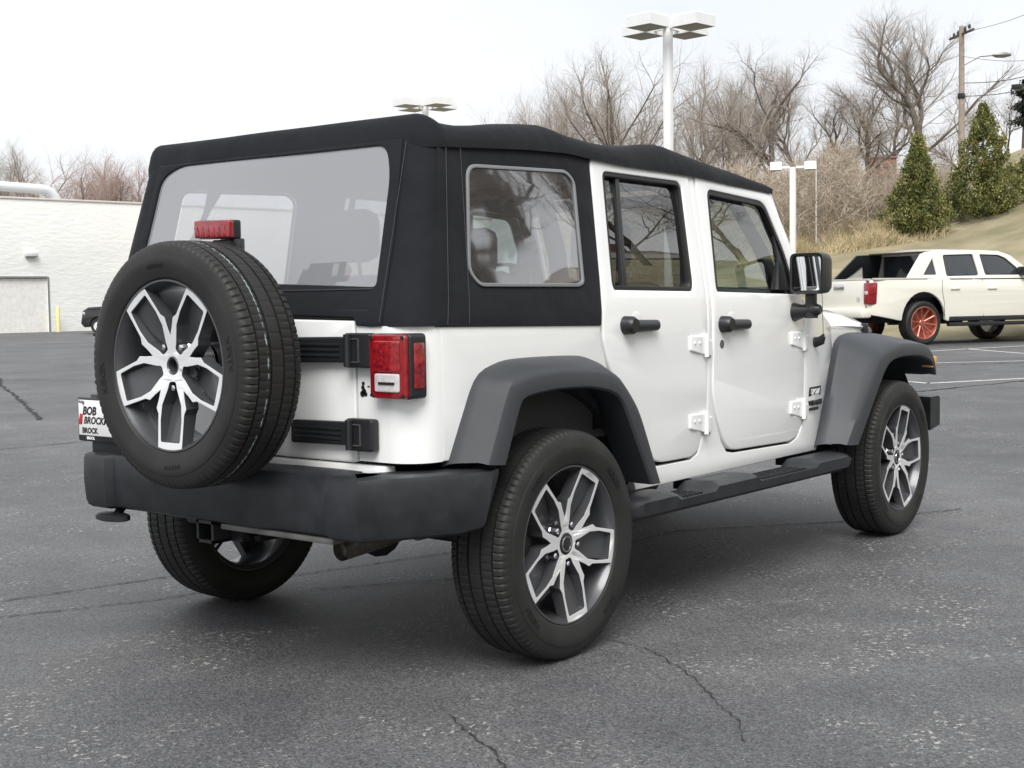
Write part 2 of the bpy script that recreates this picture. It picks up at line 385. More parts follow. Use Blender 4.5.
def build_side(s):
    # tub side with sill and the pillar between the doors
    T=[(-.53,1.168),(.366,1.147),(.370,1.09),(.408,.98),(.44,.90),(.60,.60)]
    full=[(-.53,1.168),(.366,1.147),(.370,1.09),(.405,.985),(.44,.93),(.722,.597),(.745,.580),(1.03,.578),(1.088,.60),(1.150,.75),(1.178,1.30),(1.203,1.775),(1.238,1.772),(1.212,1.30),(1.183,.85),(1.222,.735),(1.280,.63),(1.330,.583),(1.39,.572),(1.93,.560),(2.01,.582),(2.066,.66),(2.066,1.225),(2.16,1.215),(2.50,1.095),(2.52,.95),(2.40,.80),(2.24,.50),(.62,.503),(.50,.72),(.34,.92),(.2,.975),(-.15,.98),(-.28,.92),(-.43,.735),(-.53,.735)]
    full=[wp(p) for p in full]
    bm=panel_bm([full],.03,.004,ZC,lambda a,b,t:(a, s*(ys(b)-.015+t-(max(0,a-2.2)*.22)), b))
    # rear corner
    r=.12; cx,cy=-.53,YB-.12
    rings=[]
    for z in (.735,.80,.90,1.0,1.10,1.168):
        rg=[(-.65+.0,s*.547,z),(-.65,s*.60,z)]
        dy=ys(z)-YB
        for k in range(9):
            a=math.pi/2*(k/8); rg.append((cx-r*math.cos(a),s*(cy+dy*(k/8)+r*math.sin(a)),z))
        inn=[(p[0]+.03,p[1]-s*(.0 if i<2 else .03),p[2]) for i,p in enumerate(rg)]; inn[-1]=(rg[-1][0],rg[-1][1]-s*.03,z)
        rings.append(rg+inn[::-1])
    loft(bm,rings)
    finish(bm,'side_body',M['white'],jeep)
    # doors
    RD=rounded([wp(p) for p in [(.474,1.776),(.404,1.313),(.380,1.144),(.384,1.09),(.418,.985),(.735,.606),(.80,.592),(1.03,.590),(1.08,.612),(1.142,.755),(1.168,1.31),(1.193,1.768)]],[.03,0,.0,.02,.05,.05,.05,.03,.05,.1,0,.03])
    RW=rounded([wp(p) for p in [(.543,1.728),(.478,1.30),(.485,1.276),(1.060,1.268),(1.078,1.30),(1.120,1.70),(1.095,1.722)]],[.03,.02,.02,.02,.03,.05,.03])
    rd=panel('rear_door',[RD,RW],M['white'],jeep,.045,.006,ZC,lambda a,b,t:(a,s*(ys(b)-.0185+t),b))
    FD=rounded([wp(p) for p in [(1.248,1.765),(1.219,1.314),(1.192,.845),(1.232,.73),(1.292,.632),(1.345,.592),(1.409,.583),(1.926,.572),(1.995,.592),(2.054,.665),(2.054,1.222),(2.045,1.461),(1.899,1.741)]],[.03,0,.1,.05,.05,.03,.03,.03,.03,.05,0,.1,.04])
    FW=rounded([wp(p) for p in [(1.331,1.703),(1.262,1.296),(1.262,1.266),(1.985,1.250),(1.995,1.28),(1.975,1.42),(1.845,1.672)]],[.04,.03,.02,.02,.02,.1,.06])
    fd=panel('front_door',[FD,FW],M['white'],jeep,.045,.006,ZC,lambda a,b,t:(a,s*(ys(b)-.0185+t),b))
    panel('pillar_gap_blocker',[[(1.13,1.0),(1.145,1.31),(1.165,1.735),(1.235,1.735),(1.245,1.31),(1.23,1.0)]],M['black'],jeep,.012,.002,(1.2,1.3,1.5),lambda a,b,t:(a,s*(ys(b)-.055+t),b))  # black strip added behind the door gap to stop sky light leaking through
    panel('pillar_gap_blocker',[[(.30,1.17),(.33,1.31),(.36,1.74),(.545,1.74),(.475,1.31),(.45,1.17)]],M['black'],jeep,.012,.002,(1.2,1.3,1.5),lambda a,b,t:(a,s*(ys(b)-.052+t),b))  # second added strip, blocks the bright gap behind the rear door
    # window glass and seals
    def ring(name,poly,inset,parent,m=M['seal'],off=-.004,th=.03):
        c=Vector((sum(p[0] for p in poly)/len(poly),sum(p[1] for p in poly)/len(poly)))
        inner=[]
        n=len(poly)
        for i,p in enumerate(poly):
            a=Vector(poly[i-1]);b=Vector(poly[(i+1)%n]);d=(b-a)
            if d.length<1e-6: d=Vector((1,0))
            nn=Vector((-d.y,d.x)).normalized(); q=Vector(p)
            if (c-q).dot(nn)<0: nn=-nn
            q=q+nn*inset; inner.append((q.x,q.y))
        panel(name,[poly,inner],m,parent,th,.003,ZC,lambda a,b,t:(a,s*(ys(b)+off-.012+t),b)); return inner
    wn=ring('window_seal',RW,.017,rd)
    panel('window_pane',[wn],M['glass_tint'],rd,0,0,(1.4,1.6),lambda a,b,t:(a,s*(ys(b)-.030+t+.012*math.sin(math.pi*(b-1.25)/.5)),b),smooth=60)
    panel('window_divider',[[wp(p) for p in [(.648,1.712),(.565,1.285),(.596,1.285),(.672,1.712)]]],M['black'],rd,.02,.003,(1.4,),lambda a,b,t:(a,s*(ys(b)-.018+t),b))
    wn=ring('window_seal',FW,.017,fd)
    panel('window_pane',[wn],M['glass_front'],fd,0,0,(1.4,1.6),lambda a,b,t:(a,s*(ys(b)-.030+t+.012*math.sin(math.pi*(b-1.25)/.5)),b),smooth=60)
    panel('window_divider',[[wp(p) for p in [(1.845,1.27),(1.985,1.27),(1.97,1.43),(1.92,1.53),(1.905,1.53),(1.90,1.40)]]],M['black'],fd,.02,.003,(1.4,),lambda a,b,t:(a,s*(ys(b)-.018+t),b))
    # handles
    for d,x0 in ((rd,.485),(fd,1.232)):
        zc=1.142 if d is rd else 1.128
        bm=bmesh.new()
        # round push button housing + bar
        tube(bm,[(x0+.045,s*(ys(zc)-.005),zc),(x0+.045,s*(ys(zc)+.04),zc),(x0+.045,s*(ys(zc)+.052),zc)],[.036,.034,.026],20)
        loft(bm,[[(x,s*(ys(zc)+.020+w*math.cos(a)),zc-.004+h*math.sin(a)) for a in [k*math.pi/6 for k in range(12)]] for x,w,h in ((x0+.04,.024,.026),(x0+.10,.022,.024),(x0+.20,.02,.022),(x0+.245,.017,.021),(x0+.252,.010,.014))])
        box(bm,(x0+.20,s*ys(zc)-.02 ,zc-.012),(x0+.225,s*ys(zc)+.02,zc+.010))
        finish(bm,'door_handle',M['black'],d)
        bm=bmesh.new()   # finger recess dish
        bmesh.ops.create_uvsphere(bm,u_segments=24,v_segments=12,radius=1)
        for v in bm.verts: v.co=Vector((x0+.125+v.co.x*.055,s*(ys(zc)-.002)+v.co.y*.0085,zc+.0+v.co.z*.062))
        finish(bm,'handle_recess',M['white'],d)
    bm=bmesh.new(); tube(bm,[(1.268,s*(ys(1.05)-.004),1.045),(1.268,s*(ys(1.05)+.006),1.045)],.018,16); finish(bm,'key_lock',M['steel'],fd)
    # hinges
    for d,xx in ((rd,1.10),(fd,2.01)):
        for zz in (1.055,.735):
            zz2=zz-.015 if d is fd else zz-.006
            bm=bmesh.new()
            h=panel_bm([rounded([(xx-.10,zz2+.038),(xx+.02,zz2+.036),(xx+.02,zz2-.045),(xx-.10,zz2-.022)],.008)],.014,.004,(),lambda a,b,t:(a,s*(ys(b)+.006+t),b)); join_bm(bm,h)
            h=panel_bm([rounded([(xx+.024,zz2+.018),(xx+.075,zz2+.018),(xx+.075,zz2-.048),(xx+.024,zz2-.048)],.008)],.014,.004,(),lambda a,b,t:(a,s*(ys(b)+.006+t-max(0,a-2.2)*.2),b)); join_bm(bm,h)
            tube(bm,[(xx+.024,s*(ys(zz)+.012),zz2-.052),(xx+.024,s*(ys(zz)+.012),zz2+.045)],.012,10)
            for q in (-.07,-.03): tube(bm,[(xx+q,s*(ys(zz)+.006),zz2+.008),(xx+q,s*(ys(zz)+.017),zz2+.008)],.006,8)
            finish(bm,'door_hinge',M['white'],d)
            bm=bmesh.new(); box(bm,(xx+.028,s*ys(zz)-.004,zz2-.056),(xx+.072,s*ys(zz)+.004,zz2-.050)); box(bm,(xx+.026,s*ys(zz)-.0065,zz2-.052),(xx+.031,s*ys(zz)+.0065+.0,zz2+.02)); finish(bm,'hinge_shadow_strip',M['seal'],d)  # dark strips standing in for the shadow under and beside the hinge
    # tail lamp
    bm=bmesh.new()
    y0,y1=.642,(.806 if s<0 else .780); z0,z1=.942,1.146
    out=rounded([(y0,z0),(y1,z0),(y1,z1),(y0,z1)],.016)
    bm2=panel_bm([out],.075,.006,(),lambda a,b,t:(-.645-.0+(-t),s*a,b)); join_bm(bm,bm2,0)
    tl=finish(bm,'tail_lamp',M['black'],jeep)
    bm2=panel_bm([rounded([(y0+.002,z0+.002),(y1-.009,z0+.002),(y1-.009,z1-.002),(y0+.002,z1-.002)],.016)],.030,.006,(),lambda a,b,t:(-.682-t,s*a,b)); finish(bm2,'red_lens',M['red_lens'],tl)
    bm2=panel_bm([rounded([(y0+.022,z0+.085),(.775,z0+.085),(.775,z1-.022),(y0+.022,z1-.022)],.008)],.012,.004,(),lambda a,b,t:(-.696-t,s*a,b)); finish(bm2,'stop_lens',M['red_dark'],tl)
    bm2=panel_bm([rounded([(y0+.026,z0+.022),(.772,z0+.022),(.772,z0+.080),(y0+.026,z0+.080)],.008)],.012,.004,(),lambda a,b,t:(-.696-t,s*a,b)); finish(bm2,'reversing_lens',M['clear_lens'],tl)
    bm2=panel_bm([rounded([(y0+.045,z0+.046),(.755,z0+.046),(.755,z0+.054),(y0+.045,z0+.054)],.002)],.004,.001,(),lambda a,b,t:(-.7035-t,s*a,b)); finish(bm2,'lens_rib',M['seal'],tl)
    bm=bmesh.new(); box(bm,(-.668,s*(y1-.006)-.012,.975),(-.622,s*(y1-.006)+.012,1.118),.004); finish(bm,'side_reflector',M['red_dark'],tl)
    for zz in (z0+.012,z1-.012):
        for yy in (y0+.012,.786):
            bm=bmesh.new(); tube(bm,[(-.695,s*yy,zz),(-.701,s*yy,zz)],.006,8); finish(bm,'lens_screw',M['black'],tl)
    # side step
    bm=bmesh.new(); rings=[]
    def topz(x):
        for a,b in ((.665,1.0),(1.31,1.93)):
            e=.075
            if a<x<b: return .508-.040*smooth01(min((x-a)/e,(b-x)/e))
        return .508
    xs_=[.36,.38]+[.42+i*.03 for i in range(62)]+[2.28,2.315,2.33]
    for x in xs_:
        tz=topz(x); sl=-.012*(x-.36)/2; e=min(x-.36,2.33-x); fall=.03*(1-smooth01(e/.10)); ib=.80
        rings.append([(x,s*.78,.415+sl),(x,s*.78,min(tz,.50)+sl),(x,s*.83,tz+sl),(x,s*.90,tz+sl-fall),(x,s*(.928-fall*.3),tz-.006+sl-fall),(x,s*(.945-fall),.490+sl-(fall if tz>.5 else .018)),(x,s*(.94-fall),.44+sl),(x,s*.90,.418+sl+fall*.3)])
    loft(bm,rings); st=finish(bm,'side_step',M['bumper'],jeep,smooth=40)
    for a,b in ((.74,.93),(1.385,1.86)):
        bm=bmesh.new(); nx=int((b-a)/.024)
        for i in range(nx):
            for j in range(4):
                x=a+i*(b-a)/nx+(j%2)*.012; y=.835+j*.022
                sl=-.012*(x-.36)/2; box(bm,(x-.0065,s*y-.006,.4665+sl),(x+.0065,s*y+.006,.4735+sl))
        finish(bm,'step_tread',M['black'],st)
    for x in (.55,1.2,2.15):
      bm=bmesh.new(); box(bm,(x-.03,s*.62 if s<0 else s*.62,.43),(x+.03,s*.80,.47)) if s>0 else box(bm,(x-.03,-.80,.43),(x+.03,-.62,.47))
      finish(bm,'step_bracket',M['dark'],st)
for s in (-1,1): build_side(s)

# ---- fender flares
def flare(name,body,ridge,lip,s,ybody,inner_y):
    N=44
    B=polyline_resample([(x,0,z) for x,z in body],N); Rg=polyline_resample([(x,0,z) for x,z in ridge],N); L=polyline_resample([(x,0,z) for x,z in lip],N)
    bm=bmesh.new(); rows=[]
    for k in range(N):
        b,r,l=B[k],Rg[k],L[k]; yb=ybody(b.x)
        row=[(b.x,s*(yb-.03),b.z-.012),(b.x,s*(yb+.004),b.z),(b.x*.75+r.x*.25,s*(yb*.75+.925*.25+.004),b.z*.75+r.z*.25+.004)]
        row+=[(b.x*.2+r.x*.8,s*(yb*.2+.915*.8),b.z*.2+r.z*.8+.006),(r.x,s*.925,r.z)]
        row+=[(r.x*.75+l.x*.25,s*.936,r.z*.75+l.z*.25),(l.x*.9+r.x*.1,s*.936,l.z*.9+r.z*.1),(l.x,s*.928,l.z),(l.x,s*.90,l.z+.004),(l.x*.9+r.x*.1,s*.86,l.z*.9+r.z*.1),(b.x*.3+l.x*.7,s*(yb-.02),b.z*.3+l.z*.7)]
        rows.append(row)
    loft(bm,rows,closed=True,cap=True); return finish(bm,name,M['plastic'],jeep,smooth=38)
FB=[(-.508,.725),(-.391,.959),(-.335,1.015),(-.229,1.043),(-.108,1.048),(.10,1.046),(.24,1.038),(.36,1.0),(.43,.93),(.585,.55)]
FR_=[(-.457,.725),(-.345,.960),(-.279,.994),(-.145,1.010),(.053,1.008),(.204,.992),(.297,.960),(.426,.831),(.572,.548)]
FL=[(-.376,.717),(-.294,.901),(-.250,.928),(-.091,.940),(.10,.935),(.233,.912),(.312,.862),(.498,.550)]
GB=[(2.206,.530),(2.45,.90),(2.547,1.015),(2.655,1.050),(2.958,1.045),(3.25,1.03),(3.36,.96),(3.40,.82)]
GR=[(2.256,.530),(2.609,.910),(2.721,.962),(2.915,.990),(3.245,.975),(3.340,.93),(3.375,.87),(3.392,.81)]
GL=[(2.377,.520),(2.684,.847),(2.798,.909),(2.95,.922),(3.161,.915),(3.300,.885),(3.35,.85),(3.378,.805)]
def ybf(x): return .80 if x<2.3 else max(.62,.80-(x-2.3)*.18)
for s in (-1,1):
    flare('fender_flare',FB,FR_,FL,s,lambda x:.80,.5)
    ff=flare('fender_flare',GB,GR,GL,s,ybf,.5)
    bm=bmesh.new(); box(bm,(3.345,s*.905-.03,.845),(3.405,s*.905+.036,.905),.008); finish(bm,'side_marker',M['amber'],ff)
    # wheel house liners
    for nm,x0,rr in (('wheel_liner',.03,.52),('wheel_liner',2.90,.56)):
        bm=bmesh.new(); rows=[]
        for k in range(25):
            a=math.pi*(.10+.80*k/24); x,z=x0+rr*math.cos(a),.42+rr*.98*math.sin(a)
            rows.append([(x,s*.30,z),(x,s*.60,z),(x,s*.80,z)])
        loft(bm,rows,closed=False,cap=False)
        # inner wall
        vs=[bm.verts.new((x0+rr*math.cos(math.pi*(.10+.80*k/24)),s*.32,.42+rr*.98*math.sin(math.pi*(.10+.80*k/24)))) for k in range(25)]
        bm.faces.new(vs)
        finish(bm,nm,M['liner'],jeep)
# ---- tailgate
def rear(off=0): return lambda a,b,t:(rearx(b)-off-t,a,b)
TG=rounded([(-.536,.727),(.536,.727),(.536,1.205),(-.536,1.185)],[.02,.02,.01,.01])
tgate=panel('tailgate',[TG],M['white'],jeep,.04,.006,(1.0,1.18),rear(-.018))
bm=bmesh.new(); box(bm,(-.652,-.66,.655),(-.60,.66,.722),.006); finish(bm,'rear_sill',M['white'],jeep)
bm=bmesh.new(); box(bm,(-.628,-.56,.68),(-.60,.56,1.16)); finish(bm,'tailgate_seal',M['seal'],jeep)
for z0,z1,ys0,rib in ((1.048,1.135,-.20,1),(.782,.862,-.262,1)):
    bm=bmesh.new()
    join_bm(bm,panel_bm([rounded([(-.528,z0+.004),(ys0,z0),(ys0,z1-.004),(-.528,z1)],.012)],.030,.006,(),lambda a,b,t:(-.668-t,a,b)))
    join_bm(bm,panel_bm([rounded([(-.640,z0-.012),(-.522,z0-.012),(-.522,z1+.012),(-.640,z1+.012)],.012)],.034,.006,(),lambda a,b,t:(-.670-t,a,b)))
    tube(bm,[(-.693,-.545,z0-.008),(-.693,-.545,z1+.008)],.013,10)
    for q in (.3,.5,.7): box(bm,(-.687,-.50,z0+(z1-z0)*q-.004),(-.682,ys0-.02,z0+(z1-z0)*q+.004),.001)
    h=finish(bm,'tailgate_hinge',M['black'],tgate)
    bm=bmesh.new()
    box(bm,(-.691,-.592,z0+.006),(-.6875,-.588,z1-.006)); box(bm,(-.691,-.59,z1-.008),(-.6875,-.53,z1-.005)); box(bm,(-.691,-.59,z0+.005),(-.6875,-.53,z0+.008))
    finish(bm,'hinge_edge_strip',M['steel'],h)  # thin steel strips along three edges of the hinge plate
# small sticker: dark figure sketch reduced to a plain motif of blobs
bm=bmesh.new()
for (a,b,r_) in ((-.572,.985,.006),(-.570,.972,.007),(-.575,.960,.009),(-.568,.952,.010),(-.582,.951,.007)):
    tube(bm,[(-.6505,a,b),(-.6525,a,b)],r_,10)
finish(bm,'sticker',M['black'],jeep)
bm=bmesh.new(); box(bm,(-.6522,-.600,.974),(-.6505,-.590,.978)); finish(bm,'sticker_mark',M['red_dark'],jeep)
# spare carrier
SX,SY,SZ=-.9458,-.1006,1.0508
bm=bmesh.new(); box(bm,(-.80,SY-.13,SZ-.13),(-.655,SY+.13,SZ+.13),.02); tube(bm,[(-.80,SY,SZ),(-.90,SY,SZ)],.07,20)
box(bm,(-.79,SY-.045,SZ+.10),(-.755,SY+.045,SZ+.41),.006); finish(bm,'spare_carrier',M['black'],tgate)
bm=bmesh.new(); bm2=panel_bm([rounded([(-.190,1.456),(-.010,1.460),(-.010,1.522),(-.190,1.517)],.008)],.034,.006,(),lambda a,b,t:(-.825-t,a,b)); join_bm(bm,bm2)
box(bm,(-.835,-.165,1.395),(-.79,-.070,1.455),.006); bl=finish(bm,'brake_light',M['black'],tgate)
finish(panel_bm([rounded([(-.188,1.458),(-.012,1.462),(-.012,1.520),(-.188,1.515)],.008)],.022,.004,(),lambda a,b,t:(-.848-t,a,b)),'red_lens',M['red_lens'],bl)
bm=bmesh.new()
for i in range(6): 
    y=-.175+i*.027; join_bm(bm,panel_bm([[(y,1.466),(y+.016,1.466),(y+.026,1.498),(y+.010,1.498)]],.004,.001,(),lambda a,b,t:(-.8595-t,a,b)))
finish(bm,'lens_facets',M['red_dark'],bl)

# ---- rear bumper
plan=[(-.37,-.905),(-.42,-.918),(-.55,-.885),(-.77,-.762),(-.838,-.722),(-.840,-.70),(-.838,-.575),(-.814,-.556),(-.812,-.50),(-.812,-.30),(-.825,-.22),(-.825,.22),(-.812,.30),(-.812,.49),(-.814,.536),(-.838,.555),(-.838,.66),(-.832,.685),(-.77,.725),(-.55,.840),(-.42,.87),(-.37,.86)]
bm=bmesh.new(); rings=[]
PP=[Vector((a,b,0)) for a,b in plan]
for i,p in enumerate(PP):
    d=(PP[min(i+1,len(PP)-1)]-PP[max(i-1,0)]).normalized(); nn=Vector((-d.y,d.x,0))
    if nn.x>0 and abs(p.y)<.8: nn=-nn
    if abs(p.y)>=.8 and nn.y*p.y<0: nn=-nn
    e=.0 
    zt=.708; zb=.505+ (.012 if abs(p.y)>.9 else 0)
    def q(o,z): return (p.x-nn.x*o,p.y-nn.y*o,z)
    rings.append([q(.13,zt),q(.022,zt),q(.006,zt-.006),q(0,zt-.022),q(-.002,zt-.10),q(.004,zb+.03),q(.012,zb+.010),q(.03,zb),q(.13,zb)])
    if i in (0,1,len(PP)-1,len(PP)-2):
        rings[-1]=[(x-(zt-z)/.2*(.10 if i in (0,len(PP)-1) else .05)**1.0,y,z) for x,y,z in rings[-1]]
loft(bm,rings); rb=finish(bm,'rear_bumper',M['bumper'],jeep,smooth=24)
bm=bmesh.new(); box(bm,(-.79,-.56,.482),(-.70,-.02,.503),.006); finish(bm,'frame_crossmember',mat('dull_frame_metal',(.10,.10,.095),.6,var=.3,vscale=12),jeep)
# hitch receiver
bm=bmesh.new()
y0,y1,z0,z1=.004,.092,.430,.508; th=.011
for a,b in (((-.80,y0,z0),(-.55,y0+th,z1)),((-.80,y1-th,z0),(-.55,y1,z1)),((-.80,y0,z0+.0005),(-.55,y1,z0+th)),((-.80,y0,z1-th),(-.55,y1,z1-.0005))):
    box(bm,a,b)
box(bm,(-.60,-.30,.44),(-.52,.40,.50),.01); box(bm,(-.72,-.05,.43),(-.69,.004,.475)); finish(bm,'hitch_receiver',M['black'],jeep)
# tow hook left under the bumper
bm=bmesh.new(); tube(bm,[(-.70,.60,.52),(-.75,.58,.50),(-.79,.56,.475)],.016,8)
loft(bm,[[(-.80+.045*math.cos(a)*k,.565+.085*math.sin(a)*k,z) for a in [q*math.pi/8 for q in range(16)]] for k,z in ((.85,.462),(1,.466),(1,.482),(.85,.486))]); finish(bm,'tow_hook',M['black'],jeep)
# exhaust
bm=bmesh.new(); rr=[.036,.036,.034]; tube(bm,[(-.62,-.42,.424),(-.45,-.43,.44),(-.25,-.46,.47)],rr,16,cap=False); tube(bm,[(-.62,-.42,.424),(-.45,-.43,.44)],.031,16,cap=False)
vs=[(-.619,-.42,.424)]; tube(bm,[(-.59,-.421,.427),(-.585,-.421,.427)],.032,16)
tube(bm,[(-.30,-.46,.46),(-.10,-.50,.50),(.10,-.50,.48)],[.05,.07,.07],14); finish(bm,'exhaust_pipe',mat('warm_steel',(.17,.155,.13),.45,metal=.7,var=.25,vscale=25),jeep)
# axles, frame, underbody
bm=bmesh.new(); tube(bm,[(0,-.66,.40),(0,.66,.40)],.045,12); tube(bm,[(-.14,.0,.40),(-.02,0,.41),(.12,0,.41)],[.08,.15,.07],16)
for s in (-1,1):
    tube(bm,[(-.08,s*.50,.32),(-.10,s*.48,.62)],.032,10); box(bm,(-.13,s*.55-.02,.28),(.0,s*.55+.02,.40),.01)
finish(bm,'rear_axle',M['dark'],jeep)
bm=bmesh.new(); tube(bm,[(2.947,-.66,.40),(2.947,.66,.40)],.045,12); tube(bm,[(2.8,.2,.40),(2.95,.2,.41),(3.06,.2,.41)],[.08,.15,.07],16); finish(bm,'front_axle',M['dark'],jeep)
bm=bmesh.new(); box(bm,(-.70,-.46,.50),(3.40,-.36,.62)); box(bm,(-.70,.36,.50),(3.40,.46,.62)); box(bm,(.60,-.74,.52),(2.25,.74,.66)); box(bm,(.5,-.35,.42),(1.6,.3,.52),.03)
box(bm,(-.62,-.62,.60),(.6,.62,.74)); finish(bm,'underbody',M['dark'],jeep)
# plate
pl=bmesh.new(); box(pl,(-.812,.440,.745),(-.796,.744,.908),.006); plate=finish(pl,'licence_plate',M['black'],jeep)
pb=bmesh.new(); box(pb,(-.80,.50,.70),(-.66,.68,.92),.006); box(pb,(-.808,.56,.900),(-.70,.63,.935),.008); finish(pb,'plate_bracket',M['black'],plate)
bm=bmesh.new(); box(bm,(-.8150,.452,.768),(-.811,.734,.898),.002); finish(bm,'plate_face',mat('plate_white',(.75,.75,.75),.4),plate)
def ptext(s,y,z,size,m,bold=0,sh=0,x=-.8155,sp=1):
    b=text_bm(s,size,.0006,sh,bold,sp)
    for v in b.verts: v.co=Vector((x-v.co.z,y-v.co.x,z+v.co.y))
    return finish(b,'plate_lettering',m,plate)
M['ink']=mat('black_ink',(.01,.01,.01),.4); M['inkred']=mat('red_ink',(.42,.02,.03),.4); M['inkwhite']=mat('white_ink',(.8,.8,.8),.4)
ptext('BOB',.708,.845,.042,M['ink'],.0015,.25); ptext('BROCKMAN',.702,.812,.036,M['ink'],.001,.25)
ptext('Brockport',.708,.777,.024,M['ink'],.0008) if False else ptext('BROCK',.712,.777,.028,M['ink'],.001)
ptext('YOUR',.732,.886,.013,M['ink'],.0004); ptext('BROCK',.69,.7535,.014,M['inkwhite'],.0005,x=-.8125)
b=panel_bm([[(-.735,.808),(-.712,.808),(-.706,.845),(-.722,.848)]],.002,.0004,(),lambda a,bb,t:(-.8158-t,-a,bb)); finish(b,'plate_emblem',M['inkred'],plate)
bm=bmesh.new(); 
bm.free()
for y in (.700,.486):
    bm=bmesh.new(); tube(bm,[(-.815,y,.888),(-.8185,y,.888)],.006,8); finish(bm,'plate_screw',M['steel'],plate)

# ---- soft top
stop=None
XF=1.875
def wt(T): return [(CX+(x-CX)*.989,CZ+(z-CZ)*.989) for x,z in T]
def tab(T,x):
    if x<=T[0][0]: return T[0][1]
    for i in range(len(T)-1):
        if T[i][0]<=x<=T[i+1][0]:
            t=(x-T[i][0])/(T[i+1][0]-T[i][0]); return T[i][1]*(1-t)+T[i+1][1]*t
    return T[-1][1]
ZB=[(-.52,1.766),(-.39,1.772),(.06,1.797),(.31,1.803),(.474,1.792),(.68,1.782),(1.22,1.775),(1.54,1.757),(1.9,1.742),(1.94,1.735)]
ZS=[(-.52,1.864),(-.44,1.862),(-.36,1.836),(-.254,1.832),(-.15,1.841),(-.05,1.856),(.09,1.872),(.20,1.880),(.26,1.874),(.34,1.856),(.43,1.848),(.52,1.841),(.62,1.838),(.75,1.843),(.88,1.860),(.99,1.872),(1.06,1.869),(1.12,1.860),(1.32,1.834),(1.48,1.815),(1.634,1.798),(1.80,1.776),(1.90,1.762),(1.94,1.745)]
ZB=wt(ZB); ZS=wt(ZS); ZS[0]=(ZS[0][0],1.880); ZS[1]=(ZS[1][0],1.880); ZS[2]=(ZS[2][0],1.828)
def wtop(x): return .727
xr=-.490; rc=.09
sx=[XF,1.86,1.85,1.83]+[1.8-i*.05 for i in range(44)]; sx=[x for x in sx if x>xr+rc+.01]+[xr+rc]
ey=[0,.002,.006,.013,.022,.034,.047,.062,.077,.09]
def prof(e):
    t=min(1,e/.09); return (1-(1-t)**3.0)**(1/1.9)
def deck_pts(e):
    P=[]
    for x in sx: P.append((x,-(wtop(x)-e),0))
    r=rc-e
    for k in range(1,8):
        a=math.pi/2*k/8; P.append((xr+rc-r*math.sin(a),-(.727-rc)-r*math.cos(a),0))
    for k in range(0,25):
        y=-(.727-rc)+2*(.727-rc)*k/24; P.append((xr+e,y,0))
    for k in range(1,8):
        a=math.pi/2*(1-k/8); P.append((xr+rc-r*math.sin(a),(.727-rc)+r*math.cos(a),0))
    for x in reversed(sx): P.append((x,(wtop(x)-e),0))
    return [(a,b*(1+.045*max(0,min(1,(.5-a)/.5))) if b>0 else b,c) for a,b,c in P]
bm=bmesh.new(); layers=[]
def zdeck(x,y,e):
    zb=tab(ZB,x); h=tab(ZS,x)-zb
    wr=.0035*noise.noise(Vector((x*3,y*3,0)))*min(1,e/.05)
    sag=-.0
    return zb+h*prof(e)+.022*(1-(y/.6)**2 if abs(y)<.6 else 0)*max(0,min(1,(x+.40)/.4))+wr
base0=[(p[0],p[1],tab(ZB,p[0])-.022) for p in deck_pts(.006)]
lip=[(p[0],p[1],tab(ZB,p[0])-.026) for p in deck_pts(-.004)]
rows=[base0,lip]
for e in ey: rows.append([(p[0],p[1],zdeck(p[0],p[1],e)-(.0)) for p in deck_pts(e if e else -.004)])
V=loft(bm,rows,closed=False,cap=False)
last=V[-1]; n=len(sx); yv=last[n+7:n+7+25]
yy=[v.co.y for v in yv]
# interior grid
grid=[]
for i in range(n):   # from front to rear
    x=sx[i]; L_=last[i]; R_=last[len(last)-1-i]
    if i==n-1: grid.append([L_]+yv[1:-1]+[R_]); 
    else:
        w_=-L_.co.y; grid.append([L_]+[bm.verts.new((x,yy[k]/.637*w_,zdeck(x,yy[k]/.637*w_,.09))) for k in range(1,24)]+[R_])
# rear row: xr+rc line equals last rear row (x = xr+.12)
for i in range(n-1):
    for k in range(24):
        try: bm.faces.new((grid[i][k],grid[i+1][k],grid[i+1][k+1],grid[i][k+1]))
        except ValueError: pass
stop=finish(bm,'soft_top',M['canvas'],jeep,smooth=50,double=1e-4)
